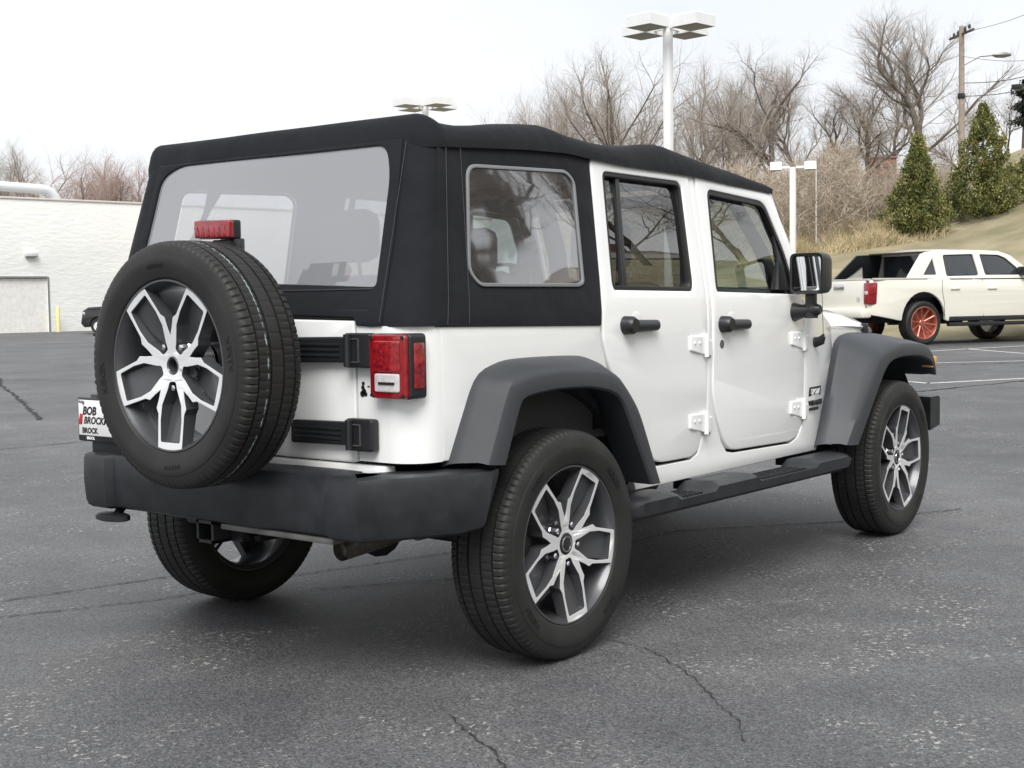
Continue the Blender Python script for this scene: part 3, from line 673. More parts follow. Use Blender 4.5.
# headliner under the deck keeps the sky out
for s in (-1,1):
    CF=[(-.53+.0,1.168),(.370,1.150),(.392,1.313),(.462,1.79),(.31,1.80),(.06,1.795),(-.39,1.77),(-.43,1.76)]
    def cs(a,b,t): 
        x=a
        # rear boundary follows the leaning corner
        if b>1.18 and a<-.2: x=a
        return (x,s*(ys(b)+.006+t-.006),b)
    poly=[wp(p) for p in [(-.555,1.163),(.368,1.145),(.395,1.313),(.466,1.79),(.31,1.803),(.06,1.797),(-.30,1.775),(-.40,1.77)]]
    QW=rounded([wp(p) for p in [(-.280,1.699),(.291,1.716),(.338,1.68),(.286,1.300),(.250,1.288),(-.320,1.290),(-.364,1.34)]],[.05,.04,.05,.05,.03,.05,.08])
    ql=panel('side_curtain',[poly,QW],M['canvas'],stop,.012,.003,(1.2,1.24,1.4,1.6),cs)
    n_=len(QW); 
    c=Vector((-.02,1.5)); inner=[]
    for i,p in enumerate(QW):
        a=Vector(QW[i-1]);b=Vector(QW[(i+1)%n_]);d=b-a; nn=Vector((-d.y,d.x)).normalized(); q=Vector(p)
        if (c-q).dot(nn)<0: nn=-nn
        q=q+nn*.012; inner.append((q.x,q.y))
    panel('window_welt',[QW,inner],mat('grey_welt',(.20,.21,.22),.4),ql,.008,.002,(1.4,1.6),lambda a,b,t:(a,s*(ys(b)+.008+t),b))
    panel('vinyl_window',[[tuple(p) for p in inner]],M['vinyl_side'],ql,0,0,(1.35,1.45,1.55,1.65),lambda a,b,t:(a,s*(ys(b)+.003+t+.0025*math.sin(a*7)*math.sin((b-1.28)*7)),b),vcuts=[-.3+.05*i for i in range(13)],smooth=60)
    # seams
    bm=bmesh.new()
    for x0,x1 in ((-.508,-.372),(-.40,-.30)):
        pts=[(*(lambda q:(q[0],s*(ys(q[1])+.0125 if x0<-.5 else ys(q[1])+.0128),q[1]))(wp((x0+(x1-x0)*k/8,1.17+.59*k/8))),) for k in range(9)]
        tube(bm,pts,.0013,5)
    finish(bm,'stitch_seam',M['stitch'],ql)
    # rear corner canvas strip
    bm=bmesh.new(); rings=[]
    for z in [1.166]+[1.2+.05*i for i in range(12)]+[1.775]:
        X=rearx(z); r=.09; W=ys(z)+.004+(.028*max(0,(z-1.2)/.55) if s>0 else 0); rg=[(X,s*(W-.145),z),(X,s*(W-.11),z)]
        for k in range(9):
            a=math.pi/2*k/8; rg.append((X+r-r*math.cos(a),s*(W-r+r*math.sin(a)),z))
        rg.append((X+r+.03,s*W,z)); rings.append(rg)
    loft(bm,rings,closed=False,cap=False)
    # outer layer thickness
    r=bmesh.ops.solidify(bm,geom=bm.faces[:],thickness=.008)
    finish(bm,'corner_curtain',M['canvas'],stop)
RP=[(-.635,1.174),(-.56,1.178),(-.55,1.196),(-.30,1.205),(.30,1.214),(.64,1.20),(.64,1.5),(.62,1.775),(-.60,1.772),(-.625,1.5)]
RP=[(-.66,1.168),(-.655,1.45),(-.62,1.768),(.62,1.768),(.655,1.45),(.66,1.168),(.54,1.19),(.3,1.214),(-.30,1.203),(-.535,1.196),(-.545,1.185),(-.552,1.170),(-.62,1.166)]
RWN=rounded([(-.612,1.292),(-.592,1.655),(-.555,1.755),(.50,1.760),(.600,1.72),(.630,1.31),(.0,1.315)],[.02,.1,.06,.06,.08,.04,0])
rp=panel('rear_curtain',[RP,RWN],M['canvas'],stop,.012,.003,(1.18,1.3,1.45,1.6),rear(0.002))
panel('vinyl_window',[RWN],M['vinyl_rear'],rp,0,0,(1.3,1.4,1.5,1.6,1.7),lambda a,b,t:(rearx(b)-.001-t-.004*math.sin(a*7)*math.sin((b-1.28)*6),a,b),vcuts=[-.6+.1*i for i in range(13)],smooth=60)
bm=bmesh.new()
for a,b in ((-.545,.61),(-.60,-.545)): 
    tube(bm,[(rearx(1.288)-.010,-.60+1.2*k/10,1.286) for k in range(11)],.002,5) if a==-.545 else None
tube(bm,[(rearx(z)-.010,-.655+.02*(z-1.17),z) for z in (1.18,1.35,1.5,1.65,1.76)],.0013,5)
finish(bm,'stitch_seam',M['stitch'],rp)
# folded lower tail of the rear curtain (dark band) and roll bars
bm=bmesh.new(); box(bm,(-.648,-.60,1.192),(-.630,.60,1.222),.004); finish(bm,'curtain_bar',M['black'],rp)
bm=bmesh.new()
for s in (-1,1):
    tube(bm,[(-.40,s*.64,1.0),(-.36,s*.62,1.45),(-.25,s*.60,1.70),(-.10,s*.59,1.765),(1.15,s*.59,1.745),(1.74,s*.60,1.68),(1.90,s*.66,1.45),(2.04,s*.7,1.2)],.032,10)
    tube(bm,[(1.15,s*.72,.75),(1.15,s*.67,1.4),(1.14,s*.60,1.745)],.034,10)
    tube(bm,[(.30,s*.72,.75),(.28,s*.67,1.4),(.25,s*.59,1.75)],.034,10)
tube(bm,[(1.15,-.6,1.74),(1.15,.6,1.74)],.03,10); tube(bm,[(.26,-.6,1.75),(.26,.6,1.75)],.03,10)
finish(bm,'roll_bar',M['interior'],jeep)
# windshield frame
bm=bmesh.new()
def wf(h,y): return (1.925+(1.72-h)*.46,y,h)
outer=[(-.715,1.738),(.715,1.738),(.775,1.24),(-.775,1.24)]; inn=[(-.645,1.68),(.645,1.68),(.70,1.29),(-.70,1.29)]
wfm=panel('windshield_frame',[rounded(outer,.05),rounded(inn,.06)],M['white'],jeep,.05,.008,(),lambda a,b,t:(1.853+(1.738-b)*.52+t,a,b))
panel('windshield_pane',[rounded([(-.63,1.70),(.63,1.70),(.69,1.28),(-.69,1.28)],.06)],M['glass_clear'],wfm,0,0,(),lambda a,b,t:(1.856+(1.738-b)*.52+t,a,b))
# ---- hood, cowl, grille, front
bm=bmesh.new(); rings=[]
def hs(x,w,zs,zt): return [(x,y*w,zs+(zt-zs)*(1-abs(y)**7)**.8 if abs(y)<1 else zs) for y in [-1,-.97,-.9,-.8,-.6,-.3,0,.3,.6,.8,.9,.97,1]]+[(x,w*.96,zs-.03),(x,-w*.96,zs-.03)]
for x,w_,zs,zt in ((2.10,.745,1.10,1.225),(2.35,.735,1.095,1.215),(2.6,.715,1.088,1.200),(2.85,.695,1.08,1.180),(3.05,.675,1.07,1.150),(3.16,.66,1.06,1.115),(3.20,.65,1.045,1.07)): rings.append(hs(x,w_,zs,zt))
loft(bm,rings); hood=finish(bm,'hood',M['white'],jeep,smooth=45)
bm=bmesh.new(); loft(bm,[[(x,-w_,zt),(x,w_,zt),(x,w_,.62),(x,-w_,.62)] for x,w_,zt in ((2.12,.765,1.085),(2.35,.745,1.08),(2.7,.705,1.068),(3.0,.67,1.052),(3.22,.635,1.02))]); finish(bm,'engine_bay_side',M['white'],jeep)
bm=bmesh.new(); loft(bm,[[(x,-.775,z0),(x,.775,z0),(x,.775,1.0),(x,-.775,1.0)] for x,z0 in ((2.07,1.228),(2.16,1.215),(2.24,1.17))]); finish(bm,'cowl',M['white'],jeep)
bm=bmesh.new(); box(bm,(3.29,-.60,.70),(3.36,.60,1.03),.03); gr=finish(bm,'grille',M['white'],jeep)
bm=bmesh.new()
for i in range(7): box(bm,(3.355,-.21+i*.07-.018,.76),(3.363,-.21+i*.07+.018,.97),.003)
finish(bm,'grille_slots',M['black'],gr)
for s in (-1,1):
    bm=bmesh.new(); tube(bm,[(3.35,s*.44,.88),(3.375,s*.44,.88)],.09,24); finish(bm,'headlight',M['clear_lens'],gr)
for s in (-1,1):
    bm=bmesh.new(); box(bm,(3.02,s*.675-.015,1.02),(3.06,s*.675+.018,1.09),.004); finish(bm,'hood_latch',M['black'],hood)
bm=bmesh.new()
pl_=[(3.42,-.915),(3.50,-.915),(3.58,-.70),(3.60,-.3),(3.60,.3),(3.58,.70),(3.50,.915),(3.42,.915)]
loft(bm,[[(x-.10 if abs(y)<.9 else 3.36,y,.505),(x,y,.525),(x+.01 if abs(y)<.9 else x,y,.60),(x,y,.672),(x-.02,y,.685),(x-.12 if abs(y)<.9 else 3.36,y,.685)] for x,y in pl_[1:-1]]); finish(bm,'front_bumper',M['bumper'],jeep)
bm=bmesh.new(); box(bm,(3.15,-.5,.50),(3.45,.5,.64),.01); finish(bm,'bumper_mount',M['dark'],jeep)
# ---- mirrors
for s in (-1,1):
    bm=bmesh.new()
    # housing : lofted rounded box, opening facing the rear
    def rect(x,k,dz=0): return [(x,s*(.885+ (yy_-.0)*k),1.343+zz_*k+dz) for yy_,zz_ in rounded([(-.078,-.092),(.082,-.092),(.082,.092),(-.078,.092)],.028,4)]
    loft(bm,[rect(1.935,.84),rect(1.898,.88),rect(1.895,1.0),rect(1.93,1.02),rect(1.985,.98),rect(2.02,.86),rect(2.035,.6)])
    box(bm,(1.93,s*.885-.022,1.19),(1.975,s*.885+.022,1.262),.008)
    tube(bm,[(1.955,s*.775,1.168),(1.955,s*.80,1.168),(1.955,s*.845,1.172),(1.955,s*.905,1.178),(1.955,s*.93,1.18)],[.048,.044,.030,.032,.02],14)
    tube(bm,[(1.955,s*.885,1.14),(1.955,s*.885,1.205)],.030,14)
    mr=finish(bm,'side_mirror',M['black'],jeep,smooth=40)
    bm=bmesh.new(); vs=[bm.verts.new(p) for p in [(1.912,p[1],p[2]) for p in rect(0,.83)]]; f=bm.faces.new(vs)
    ex=bmesh.ops.extrude_face_region(bm,geom=[f]); 
    for v in ex['geom']:
        if isinstance(v,bmesh.types.BMVert): v.co.x+=.006
    for v in bm.verts: v.co.x+= (v.co.y*s-.885)*.17
    finish(bm,'mirror_glass',M['mirror'],mr)
# antenna
bm=bmesh.new(); tube(bm,[(2.19,-.79,1.02),(2.19,-.825,1.03),(2.19,-.835,1.05)],[.026,.022,.012],10); tube(bm,[(2.19,-.832,1.04),(2.192,-.834,1.06)],.007,8)
an=finish(bm,'antenna',M['black'],jeep); bm=bmesh.new(); tube(bm,[(2.192,-.834,1.06),(2.195,-.826,1.25),(2.198,-.82,1.42)],.0018,6); finish(bm,'whip',M['steel'],an)
# badges
def badge(s_,x,z,size,m,bold=.0012,sh=.2,off=.003,name='badge_lettering',th=.0012,sp=1):
    b=text_bm(s_,size,th,sh,bold,sp)
    for v in b.verts:
        xx=x+v.co.x; zz=z+v.co.y
        v.co=Vector((xx,-(ys(zz)+off+v.co.z-(max(0,xx-2.2)*.22)),zz))
    return finish(b,name,m,jeep)
bm=panel_bm([[(2.108,.768),(2.262,.768),(2.270,.810),(2.116,.810)]],.002,.0004,(),lambda a,b,t:(a,-(ys(b)+.002+t-(max(0,a-2.2)*.22)),b)); finish(bm,'badge_plate',M['black'],jeep)
badge('SPORT',2.124,.778,.034,M['inkwhite'],0,.15,.0045,sp=1.15)
badge('WRANGLER',2.108,.722,.035,M['ink'],.0012,0)
badge('UNLIMITED',2.114,.698,.022,M['ink'],.0004,0)
# ---- interior
bm=bmesh.new(); box(bm,(-.60,-.77,.73),(2.1,.77,.76)); box(bm,(-.60,-.77,.76),(.35,-.745,1.14)); box(bm,(-.60,.745,.76),(.35,.77,1.14)); box(bm,(2.06,-.74,.76),(2.10,.74,1.22))
finish(bm,'cabin_floor',M['interior'],jeep)
def seatm(x,y,w_,name,hh=1.30,rest=True):
    bm=bmesh.new(); box(bm,(x-.02,y-w_/2,.88),(x+.50,y+w_/2,1.02),.05)
    box(bm,(x-.13,y-w_/2,.95),(x+.0,y+w_/2,hh),.05,rot=Matrix.Rotation(R(-12),3,'Y'),piv=(x,y,.95))
    o=finish(bm,name,M['seat'],jeep)
    if rest:
        for yy_ in ([y] if w_<.7 else [y-.24,y+.24]):
            bm=bmesh.new(); box(bm,(x-.235,yy_-.14,hh+.03),(x-.12,yy_+.14,hh+.24),.05); tube(bm,[(x-.17,yy_-.05,hh-.04),(x-.18,yy_-.05,hh+.08)],.008,6); tube(bm,[(x-.17,yy_+.05,hh-.04),(x-.18,yy_+.05,hh+.08)],.008,6); finish(bm,'head_restraint',M['seat'],o)
seatm(1.20,-.36,.52,'front_seat',1.33); seatm(1.20,.36,.52,'front_seat',1.33); seatm(.30,0,1.1,'rear_seat',1.37)
bm=bmesh.new(); box(bm,(1.83,-.72,1.0),(2.08,.72,1.235),.05); box(bm,(1.76,.20,1.08),(1.90,.56,1.27),.04); da=finish(bm,'dashboard',M['dash'],jeep)
bm=bmesh.new(); 
c0=Vector((1.70,.38,1.17)); ax=Vector((.92,0,-.38)).normalized(); a_=Vector((0,1,0)); b_=ax.cross(a_)
pts=[c0+(a_*math.cos(q*math.pi/12)+b_*math.sin(q*math.pi/12))*.185 for q in range(25)]; tube(bm,pts,.016,8,cap=False)
for q in (0,8,16): tube(bm,[c0,c0+(a_*math.cos(q*math.pi/12)+b_*math.sin(q*math.pi/12))*.18],.012,6)
tube(bm,[c0,c0+ax*.2],.04,10); finish(bm,'steering_wheel',M['black'],jeep)

# ---- wheels
RT,RR_,WW=.3993,.2737,.236
def revolve(bm,prof,N,mi=0,rfun=None):
    """prof: list of (y,r); axis along Y through origin"""
    V=[[None]*len(prof) for _ in range(N)]
    for i in range(N):
        a=2*math.pi*i/N
        for j,(y,r) in enumerate(prof):
            rr=rfun(i,j,r) if rfun else r
            V[i][j]=bm.verts.new((rr*math.cos(a),y,rr*math.sin(a)))
    for i in range(N):
        for j in range(len(prof)-1):
            f=bm.faces.new((V[i][j],V[(i+1)%N][j],V[(i+1)%N][j+1],V[i][j+1])); f.material_index=mi
def tyre_mesh(stripe=False):
    bm=bmesh.new(); h=WW/2; g=.009
    P=[(-.094,.2735),(-.104,.2745),(-.1115,.281),(-.1175,.298),(-.1225,.322),(-.1235,.335),(-.1225,.345),(-.1212,.350),(-.1195,.3505),(-.1175,.362),(-.1125,.377)]
    nshould=len(P)
    P+=[(-.108,.3855),(-.102,.3910),(-.094,.3945),(-.083,.3960)]   # shoulder ribs
    n2=len(P)
    tr=[(-.0775,.3965),(-.0765,.3965-g),(-.0705,.3965-g),(-.0695,.3970),(-.0480,.3982),(-.0300,.3988),(-.0290,.3988-g),(-.0225,.3988-g),(-.0215,.3990),(-.0,.3993),(.0215,.3990),(.0225,.3988-g),(.0290,.3988-g),(.0300,.3988),(.0480,.3982),(.0695,.3970),(.0705,.3965-g),(.0765,.3965-g),(.0775,.3965)]
    P+=tr; n3=len(P)
    P+=[(.083,.3960),(.094,.3945),(.102,.3910),(.108,.3855)]; n4=len(P)
    P+=[(.1125,.377),(.1175,.362),(.1225,.345),(.1235,.335),(.1225,.322),(.1175,.298),(.104,.2745),(.094,.2735),(.094,.262),(-.094,.262),(-.094,.2735)]
    K=96; N=K*5
    def rf(i,j,r):
        m=i%5
        if nshould-1<=j<n2+0 or n3<=j<n4+1:   # shoulder lugs : deep wide groove
            if m==0: return r-.0042
            return r
        if n2+3<=j<=n2+5 or n2+13<=j<=n2+15:
            if m==2: return r-.0020
        if n2+8<=j<=n2+10:
            if m==0 and i%2==0: return r-.0014
        return r
    revolve(bm,P,N,rfun=rf)
    return finish(bm,'tyre',M['rubber_stripe'] if stripe else M['rubber'],None,smooth=25,double=0,recalc=True)
# tyre rubber with a chalk-coloured inspection stripe for the never-driven spare
def stripe_rubber():
    m=mat('tyre_rubber_striped',(.013,.0128,.0125),.55,col2=(.022,.0215,.021),vscale=7,bump=.2,bscale=300,bdist=.0006,spec=.35); n=m.node_tree; b=n.nodes['Principled BSDF']
    src=b.inputs['Base Color'].links[0].from_socket
    tc=n.nodes.new('ShaderNodeTexCoord'); sp=n.nodes.new('ShaderNodeSeparateXYZ'); n.links.new(tc.outputs['Object'],sp.inputs[0])
    a=n.nodes.new('ShaderNodeMath'); a.operation='SUBTRACT'; a.inputs[1].default_value=-.038; n.links.new(sp.outputs['Y'],a.inputs[0])
    a2=n.nodes.new('ShaderNodeMath'); a2.operation='ABSOLUTE'; n.links.new(a.outputs[0],a2.inputs[0])
    a3=n.nodes.new('ShaderNodeMath'); a3.operation='LESS_THAN'; a3.inputs[1].default_value=.0022; n.links.new(a2.outputs[0],a3.inputs[0])
    ln=n.nodes.new('ShaderNodeVectorMath'); ln.operation='LENGTH'; cm=n.nodes.new('ShaderNodeCombineXYZ'); n.links.new(sp.outputs['X'],cm.inputs[0]); n.links.new(sp.outputs['Z'],cm.inputs[2]); n.links.new(cm.outputs[0],ln.inputs[0])
    g=n.nodes.new('ShaderNodeMath'); g.operation='GREATER_THAN'; g.inputs[1].default_value=.393; n.links.new(ln.outputs['Value'],g.inputs[0])
    nz=n.nodes.new('ShaderNodeTexNoise'); nz.inputs['Scale'].default_value=45; n.links.new(tc.outputs['Object'],nz.inputs['Vector'])
    q=n.nodes.new('ShaderNodeValToRGB'); q.color_ramp.elements[0].position=.42; q.color_ramp.elements[1].position=.58; n.links.new(nz.outputs['Fac'],q.inputs[0])
    k=n.nodes.new('ShaderNodeMath'); k.operation='MULTIPLY'; n.links.new(a3.outputs[0],k.inputs[0]); n.links.new(g.outputs[0],k.inputs[1])
    k2=n.nodes.new('ShaderNodeMath'); k2.operation='MULTIPLY'; n.links.new(k.outputs[0],k2.inputs[0]); n.links.new(q.outputs[0],k2.inputs[1])
    mx=n.nodes.new('ShaderNodeMix'); mx.data_type='RGBA'; n.links.new(k2.outputs[0],mx.inputs[0]); n.links.new(src,mx.inputs[6]); mx.inputs[7].default_value=(.26,.33,.35,1)
    n.links.new(mx.outputs[2],b.inputs['Base Color']); return m
M['rubber_stripe']=stripe_rubber()
SP_OUT=[(.97,-.218),(.57,-.236),(.50,-.272),(.395,-.236),(.290,-.2105)]      # (radial, lateral) in rim radii, left side of one spoke pair
SP_IN=[(.895,-.172),(.64,-.190),(.46,-.172),(.27,-.080),(.190,-.055)]
def pt(ang,u,v,k=RR_): 
    ca,sa=math.cos(ang),math.sin(ang); return (k*(u*ca-v*sa),k*(u*sa+v*ca))
def wheel(parent,loc,rz,phase,tyre_src,spare=False):
    """rim is the part, tyre / spokes / nuts / cap its sub-parts ; local outer face is -Y"""
    bm=bmesh.new()
    prof=[(-.093,.2745),(-.104,.2760),(-.1085,.2740),(-.1085,.2690),(-.100,.2655),(-.085,.2560),(-.04,.2480),(.05,.2440),(.085,.250),(.097,.268),(.097,.2745)]
    revolve(bm,prof,96)
    # hub
    pr=[(-.060,.0),(-.060,.045),(-.058,.060),(-.045,.085),(.02,.085),(.02,0)]
    if spare: pr=[(-.02,.0),(-.02,.020),(-.084,.022),(-.088,.026),(-.080,.029),(-.062,.040),(-.045,.085),(.02,.085),(.02,0)]
    revolve(bm,pr,32)
    rim=finish(bm,'wheel_rim',M['alloy_dark'],parent,double=1e-4); rim.location=loc; rim.rotation_euler=(0,0,rz)
    t=bpy.data.objects.new('tyre',tyre_src.data); COL.objects.link(t); t.parent=rim; t.rotation_euler=(0,phase,0)
    # spoke plate: star outline with five pockets
    outer=[]; holes=[]
    for k in range(5):
        a=phase+2*math.pi*k/5
        L_=[(u,v) for u,v in SP_OUT]
        # traverse from valley(prev) .. tip left .. tip right .. 
        seq=[(u,v) for u,v in reversed(L_)]+[(.992,-.10),(.995,0),(.992,.10)]+[(u,-v) for u,v in L_]
        outer+= [pt(a,u,v) for u,v in seq[:-1]] if True else []
        h=rounded([(u,v) for u,v in SP_IN]+[(u,-v) for u,v in reversed(SP_IN)],[.025,.0,0,0,.03,.03,0,0,0,.025],3)
        holes.append([pt(a,u,v) for u,v in h])
    def dep(x,z):
        r=math.hypot(x,z)/RR_; return .024*(1-min(1,r))**1.0
    th=.042
    cr_=.138 if not spare else .105
    ch=[(RR_*cr_*math.cos(2*math.pi*q/32),RR_*cr_*math.sin(2*math.pi*q/32)) for q in range(32)]
    bm=panel_bm([outer]+holes+[ch],th,.0016,(),None,seg=1)
    for v in list(bm.verts): pass
    # radial bisects so that the concave face bends
    mats=[]
    for k in range(10):
        a=phase+math.pi*k/5
        bmesh.ops.bisect_plane(bm,geom=bm.verts[:]+bm.edges[:]+bm.faces[:],plane_co=(0,0,0),plane_no=(math.sin(a),-math.cos(a),0))
    for f in bm.faces:
        f.normal_update(); f.material_index=0 if f.normal.z>.9 else 1
    for v in bm.verts:
        x,z,t_=v.co.x,v.co.y,v.co.z
        r=math.hypot(x,z)/RR_
        # viewed from -Y with +X right and +Z up ; t_=+th/2 is the outer face
        back=0 if t_>0 else (.022*(1-r))
        v.co=Vector((x, -.1065+dep(x,z)+(th/2-t_)+back, z))
    sp=finish(bm,'spokes',[M['alloy'],M['alloy_dark']],rim,smooth=12,double=0)
    # sloping pocket floors
    bm=bmesh.new()
    for k in range(5):
        a=phase+2*math.pi*k/5
        q=[(.90,-.172,-.083),(.90,.172,-.083),(.60,.172,-.062),(.60,-.172,-.062),(.24,-.10,-.035),(.24,.10,-.035)]
        v=[bm.verts.new((pt(a,u,vv)[0],y,pt(a,u,vv)[1])) for u,vv,y in q]
        bm.faces.new((v[0],v[1],v[2],v[3])); bm.faces.new((v[3],v[2],v[5],v[4]))
    finish(bm,'pocket_floor',M['alloy_dark'],rim,double=0)
    if spare:
        ks=(0,2,3); 
    else: ks=range(5)
    for k in range(5):
        a=phase+2*math.pi*k/5; x,z=pt(a,.262,0)
        bm=bmesh.new(); 
        tube(bm,[(x,-.03,z),(x,-.058,z)],.017,12)
        if not spare or k in (0,2,3): tube(bm,[(x,-.05,z),(x,-.078,z),(x,-.086,z),(x,-.089,z)],[.0125,.0125,.010,.005],6)
        finish(bm,'lug_nut',M['chrome'] if not spare or k in(0,2,3) else M['alloy_dark'],rim,smooth=25)
    if not spare:
        bm=bmesh.new(); tube(bm,[(0,-.055,0),(0,-.086,0),(0,-.0885,0)],[.0365,.036,.031],28); cap=finish(bm,'centre_cap',M['black'],rim)
        bm=bmesh.new(); revolve(bm,[(-.0885,.0235),(-.0900,.024),(-.0900,.0275),(-.0885,.028)],24); finish(bm,'cap_ring',M['chrome'],cap)
        bm=bmesh.new(); revolve(bm,[(-.02,.0),(-.02,.15),(.0,.15),(.0,0)],40); finish(bm,'brake_disc',M['steel'],rim)
        bm=bmesh.new(); box(bm,(.06,-.045,.05),(.15,.03,.14),.01); finish(bm,'brake_caliper',M['steel'],rim)
    # raised sidewall lettering
    def arc(s_,ang,size,r0):
        b=text_bm(s_,size,.0008,0,.0010,1.15,'CENTER')
        for v in b.verts:
            th_=ang-v.co.x/(r0+.012); r=r0+v.co.y
            yy_=-.1235 if r<.345 else -.121
            v.co=Vector((r*math.cos(th_),yy_-.0006+ (.012 if r<.318 else 0)*0 + max(0,.322-r)*.21 -v.co.z,r*math.sin(th_)))
        finish(b,'sidewall_lettering',M['letter'],rim)
    for A in ((R(8),R(188)) if spare else (R(40),R(220))):
        arc('NEXEN',A,.030,.3125)
    for A in ((R(95),R(275)) if spare else (R(130),R(310))):
        arc('ROADIAN',A,.020,.316) if False else arc('275/55R20',A,.016,.316)
    return rim
tsrc=tyre_mesh(); tsp=tyre_mesh(True)
wheel(jeep,(0,-.81,RT),0,R(-82),tsrc)
wheel(jeep,(2.947,-.81,RT),0,R(-67),tsrc)
wheel(jeep,(0,.81,RT),math.pi,R(20),tsrc)
wheel(jeep,(2.947,.81,RT),math.pi,R(50),tsrc)
wheel(tgate,(SX,SY,SZ),R(-90),R(270),tsp,True)
bpy.data.objects.remove(tsrc); bpy.data.objects.remove(tsp)

#@@ENV@@
# ================================================================== ENVIRONMENT
def mesh_obj(name,V,F,m,parent=None,smooth=False):
    me=bpy.data.meshes.new(name); me.from_pydata(V,[],F); me.materials.append(m)
    if smooth: me.polygons.foreach_set('use_smooth',[True]*len(F))
    me.update(); o=bpy.data.objects.new(name,me); COL.objects.link(o)
    if parent: o.parent=parent
    return o
M['bark']=mat('grey_bark',(.075,.062,.052),.9,col2=(.15,.125,.105),vscale=3,bump=.4,bscale=20,bdist=.02)
M['twig']=mat('bare_twigs',(.24,.205,.18),.9,col2=(.34,.30,.26),vscale=2)
M['twig_red']=mat('reddish_twigs',(.30,.215,.185),.9,col2=(.42,.32,.28),vscale=1)
M['vine']=mat('dry_vines',(.29,.24,.185),.95,col2=(.47,.395,.315),vscale=1.2)
M['straw']=mat('dry_grass',(.42,.35,.20),.95,col2=(.62,.52,.33),vscale=1.5)
# split-face block wall
def block():
    m=mat('white_block',(.80,.81,.79),.9,var=.03,vscale=.6); n=m.node_tree; b=n.nodes['Principled BSDF']; tc=n.nodes.new('ShaderNodeTexCoord')
    z=n.nodes.new('ShaderNodeTexNoise'); z.inputs['Scale'].default_value=2.3; z.inputs['Detail'].default_value=8; z.inputs['Roughness'].default_value=.62
    mp=n.nodes.new('ShaderNodeMapping'); mp.inputs['Scale'].default_value=(.8,1,2.2); n.links.new(tc.outputs['Object'],mp.inputs[0]); n.links.new(mp.outputs[0],z.inputs['Vector'])
    bk=n.nodes.new('ShaderNodeTexBrick'); mp2=n.nodes.new('ShaderNodeMapping'); mp2.inputs['Rotation'].default_value=(R(90),0,0); bk.inputs['Scale'].default_value=1; bk.inputs['Brick Width'].default_value=.4; bk.inputs['Row Height'].default_value=.2; bk.inputs['Mortar Size'].default_value=.012
    bk.inputs['Color1'].default_value=(1,1,1,1); bk.inputs['Color2'].default_value=(.8,.8,.8,1); bk.inputs['Mortar'].default_value=(.3,.3,.3,1)
    n.links.new(tc.outputs['Object'],mp2.inputs[0]); n.links.new(mp2.outputs[0],bk.inputs['Vector'])
    b1=n.nodes.new('ShaderNodeBump'); b1.inputs['Distance'].default_value=.06; b1.inputs['Strength'].default_value=.55; n.links.new(z.outputs['Fac'],b1.inputs['Height'])
    b2=n.nodes.new('ShaderNodeBump'); b2.inputs['Distance'].default_value=.01; b2.inputs['Strength'].default_value=.3; n.links.new(bk.outputs['Color'],b2.inputs['Height']); n.links.new(b1.outputs[0],b2.inputs['Normal']); n.links.new(b2.outputs[0],b.inputs['Normal'])
    return m
M['block']=block()
# --- commercial building: front wall runs along local +X, local -Y faces the lot
bw=empty('commercial_building',(29.44,50.4,0),'white split-face block building with a roller door, far left across the parking lot','building',rz=math.atan2(-.85,7))
bm=bmesh.new(); DX=0.9
# front wall with door opening
wall=[(-14,0),(-3.9,0),(-3.9,2.95),(2.35,2.95),(2.35,0),(30,0),(30,5.93),(-14,5.93)]
wall=[(-14,-.02),(-4.2,-.02),(-4.2,2.42),(1.98,2.42),(1.98,-.02),(30,-.02),(30,5.90),(-14,5.90)]
panel('front_wall',[wall],M['block'],bw,.3,.01,(),lambda a,b,t:(a,.15+t,b))
bm=bmesh.new(); box(bm,(-14,.31,-.02),(-13.7,16,5.9)); box(bm,(29.7,.31,-.02),(30,16,5.9)); box(bm,(-13.69,15.7,-.02),(29.69,16,5.9)); finish(bm,'side_walls',M['block'],bw)
bm=bmesh.new(); box(bm,(-13.69,.31,5.5),(29.69,15.69,5.6)); finish(bm,'roof',mat('roof_membrane',(.4,.4,.4),.9),bw)
bm=bmesh.new(); box(bm,(-14.05,-.05,5.903),(30.05,.36,5.99),.01); finish(bm,'coping',mat('coping_metal',(.62,.56,.55),.5),bw)
bm=bmesh.new()
for i in range(6): box(bm,(-4.19,.10,.0+i*.40),(1.97,.16,.3985+i*.40))
gd=finish(bm,'roller_door',mat('door_white',(.74,.73,.70),.5),bw)
bm=bmesh.new(); box(bm,(1.985,-.03,0),(2.06,.04,2.48)); box(bm,(-4.2,-.03,2.425),(1.98,.04,2.50)); box(bm,(-4.27,-.03,0),(-4.205,.04,2.5)); finish(bm,'door_frame',mat('frame_grey',(.20,.20,.20),.5),gd)
bm=bmesh.new(); box(bm,(.95,-.22,3.02+.35),(1.50,-.002,3.20+.35),.03); wl=finish(bm,'wall_light',mat('light_housing',(.6,.6,.58),.5),bw)
bm=bmesh.new(); box(bm,(.98,-.20,3.345),(1.47,-.03,3.368)); finish(bm,'lamp_lens',M['steel'],wl)
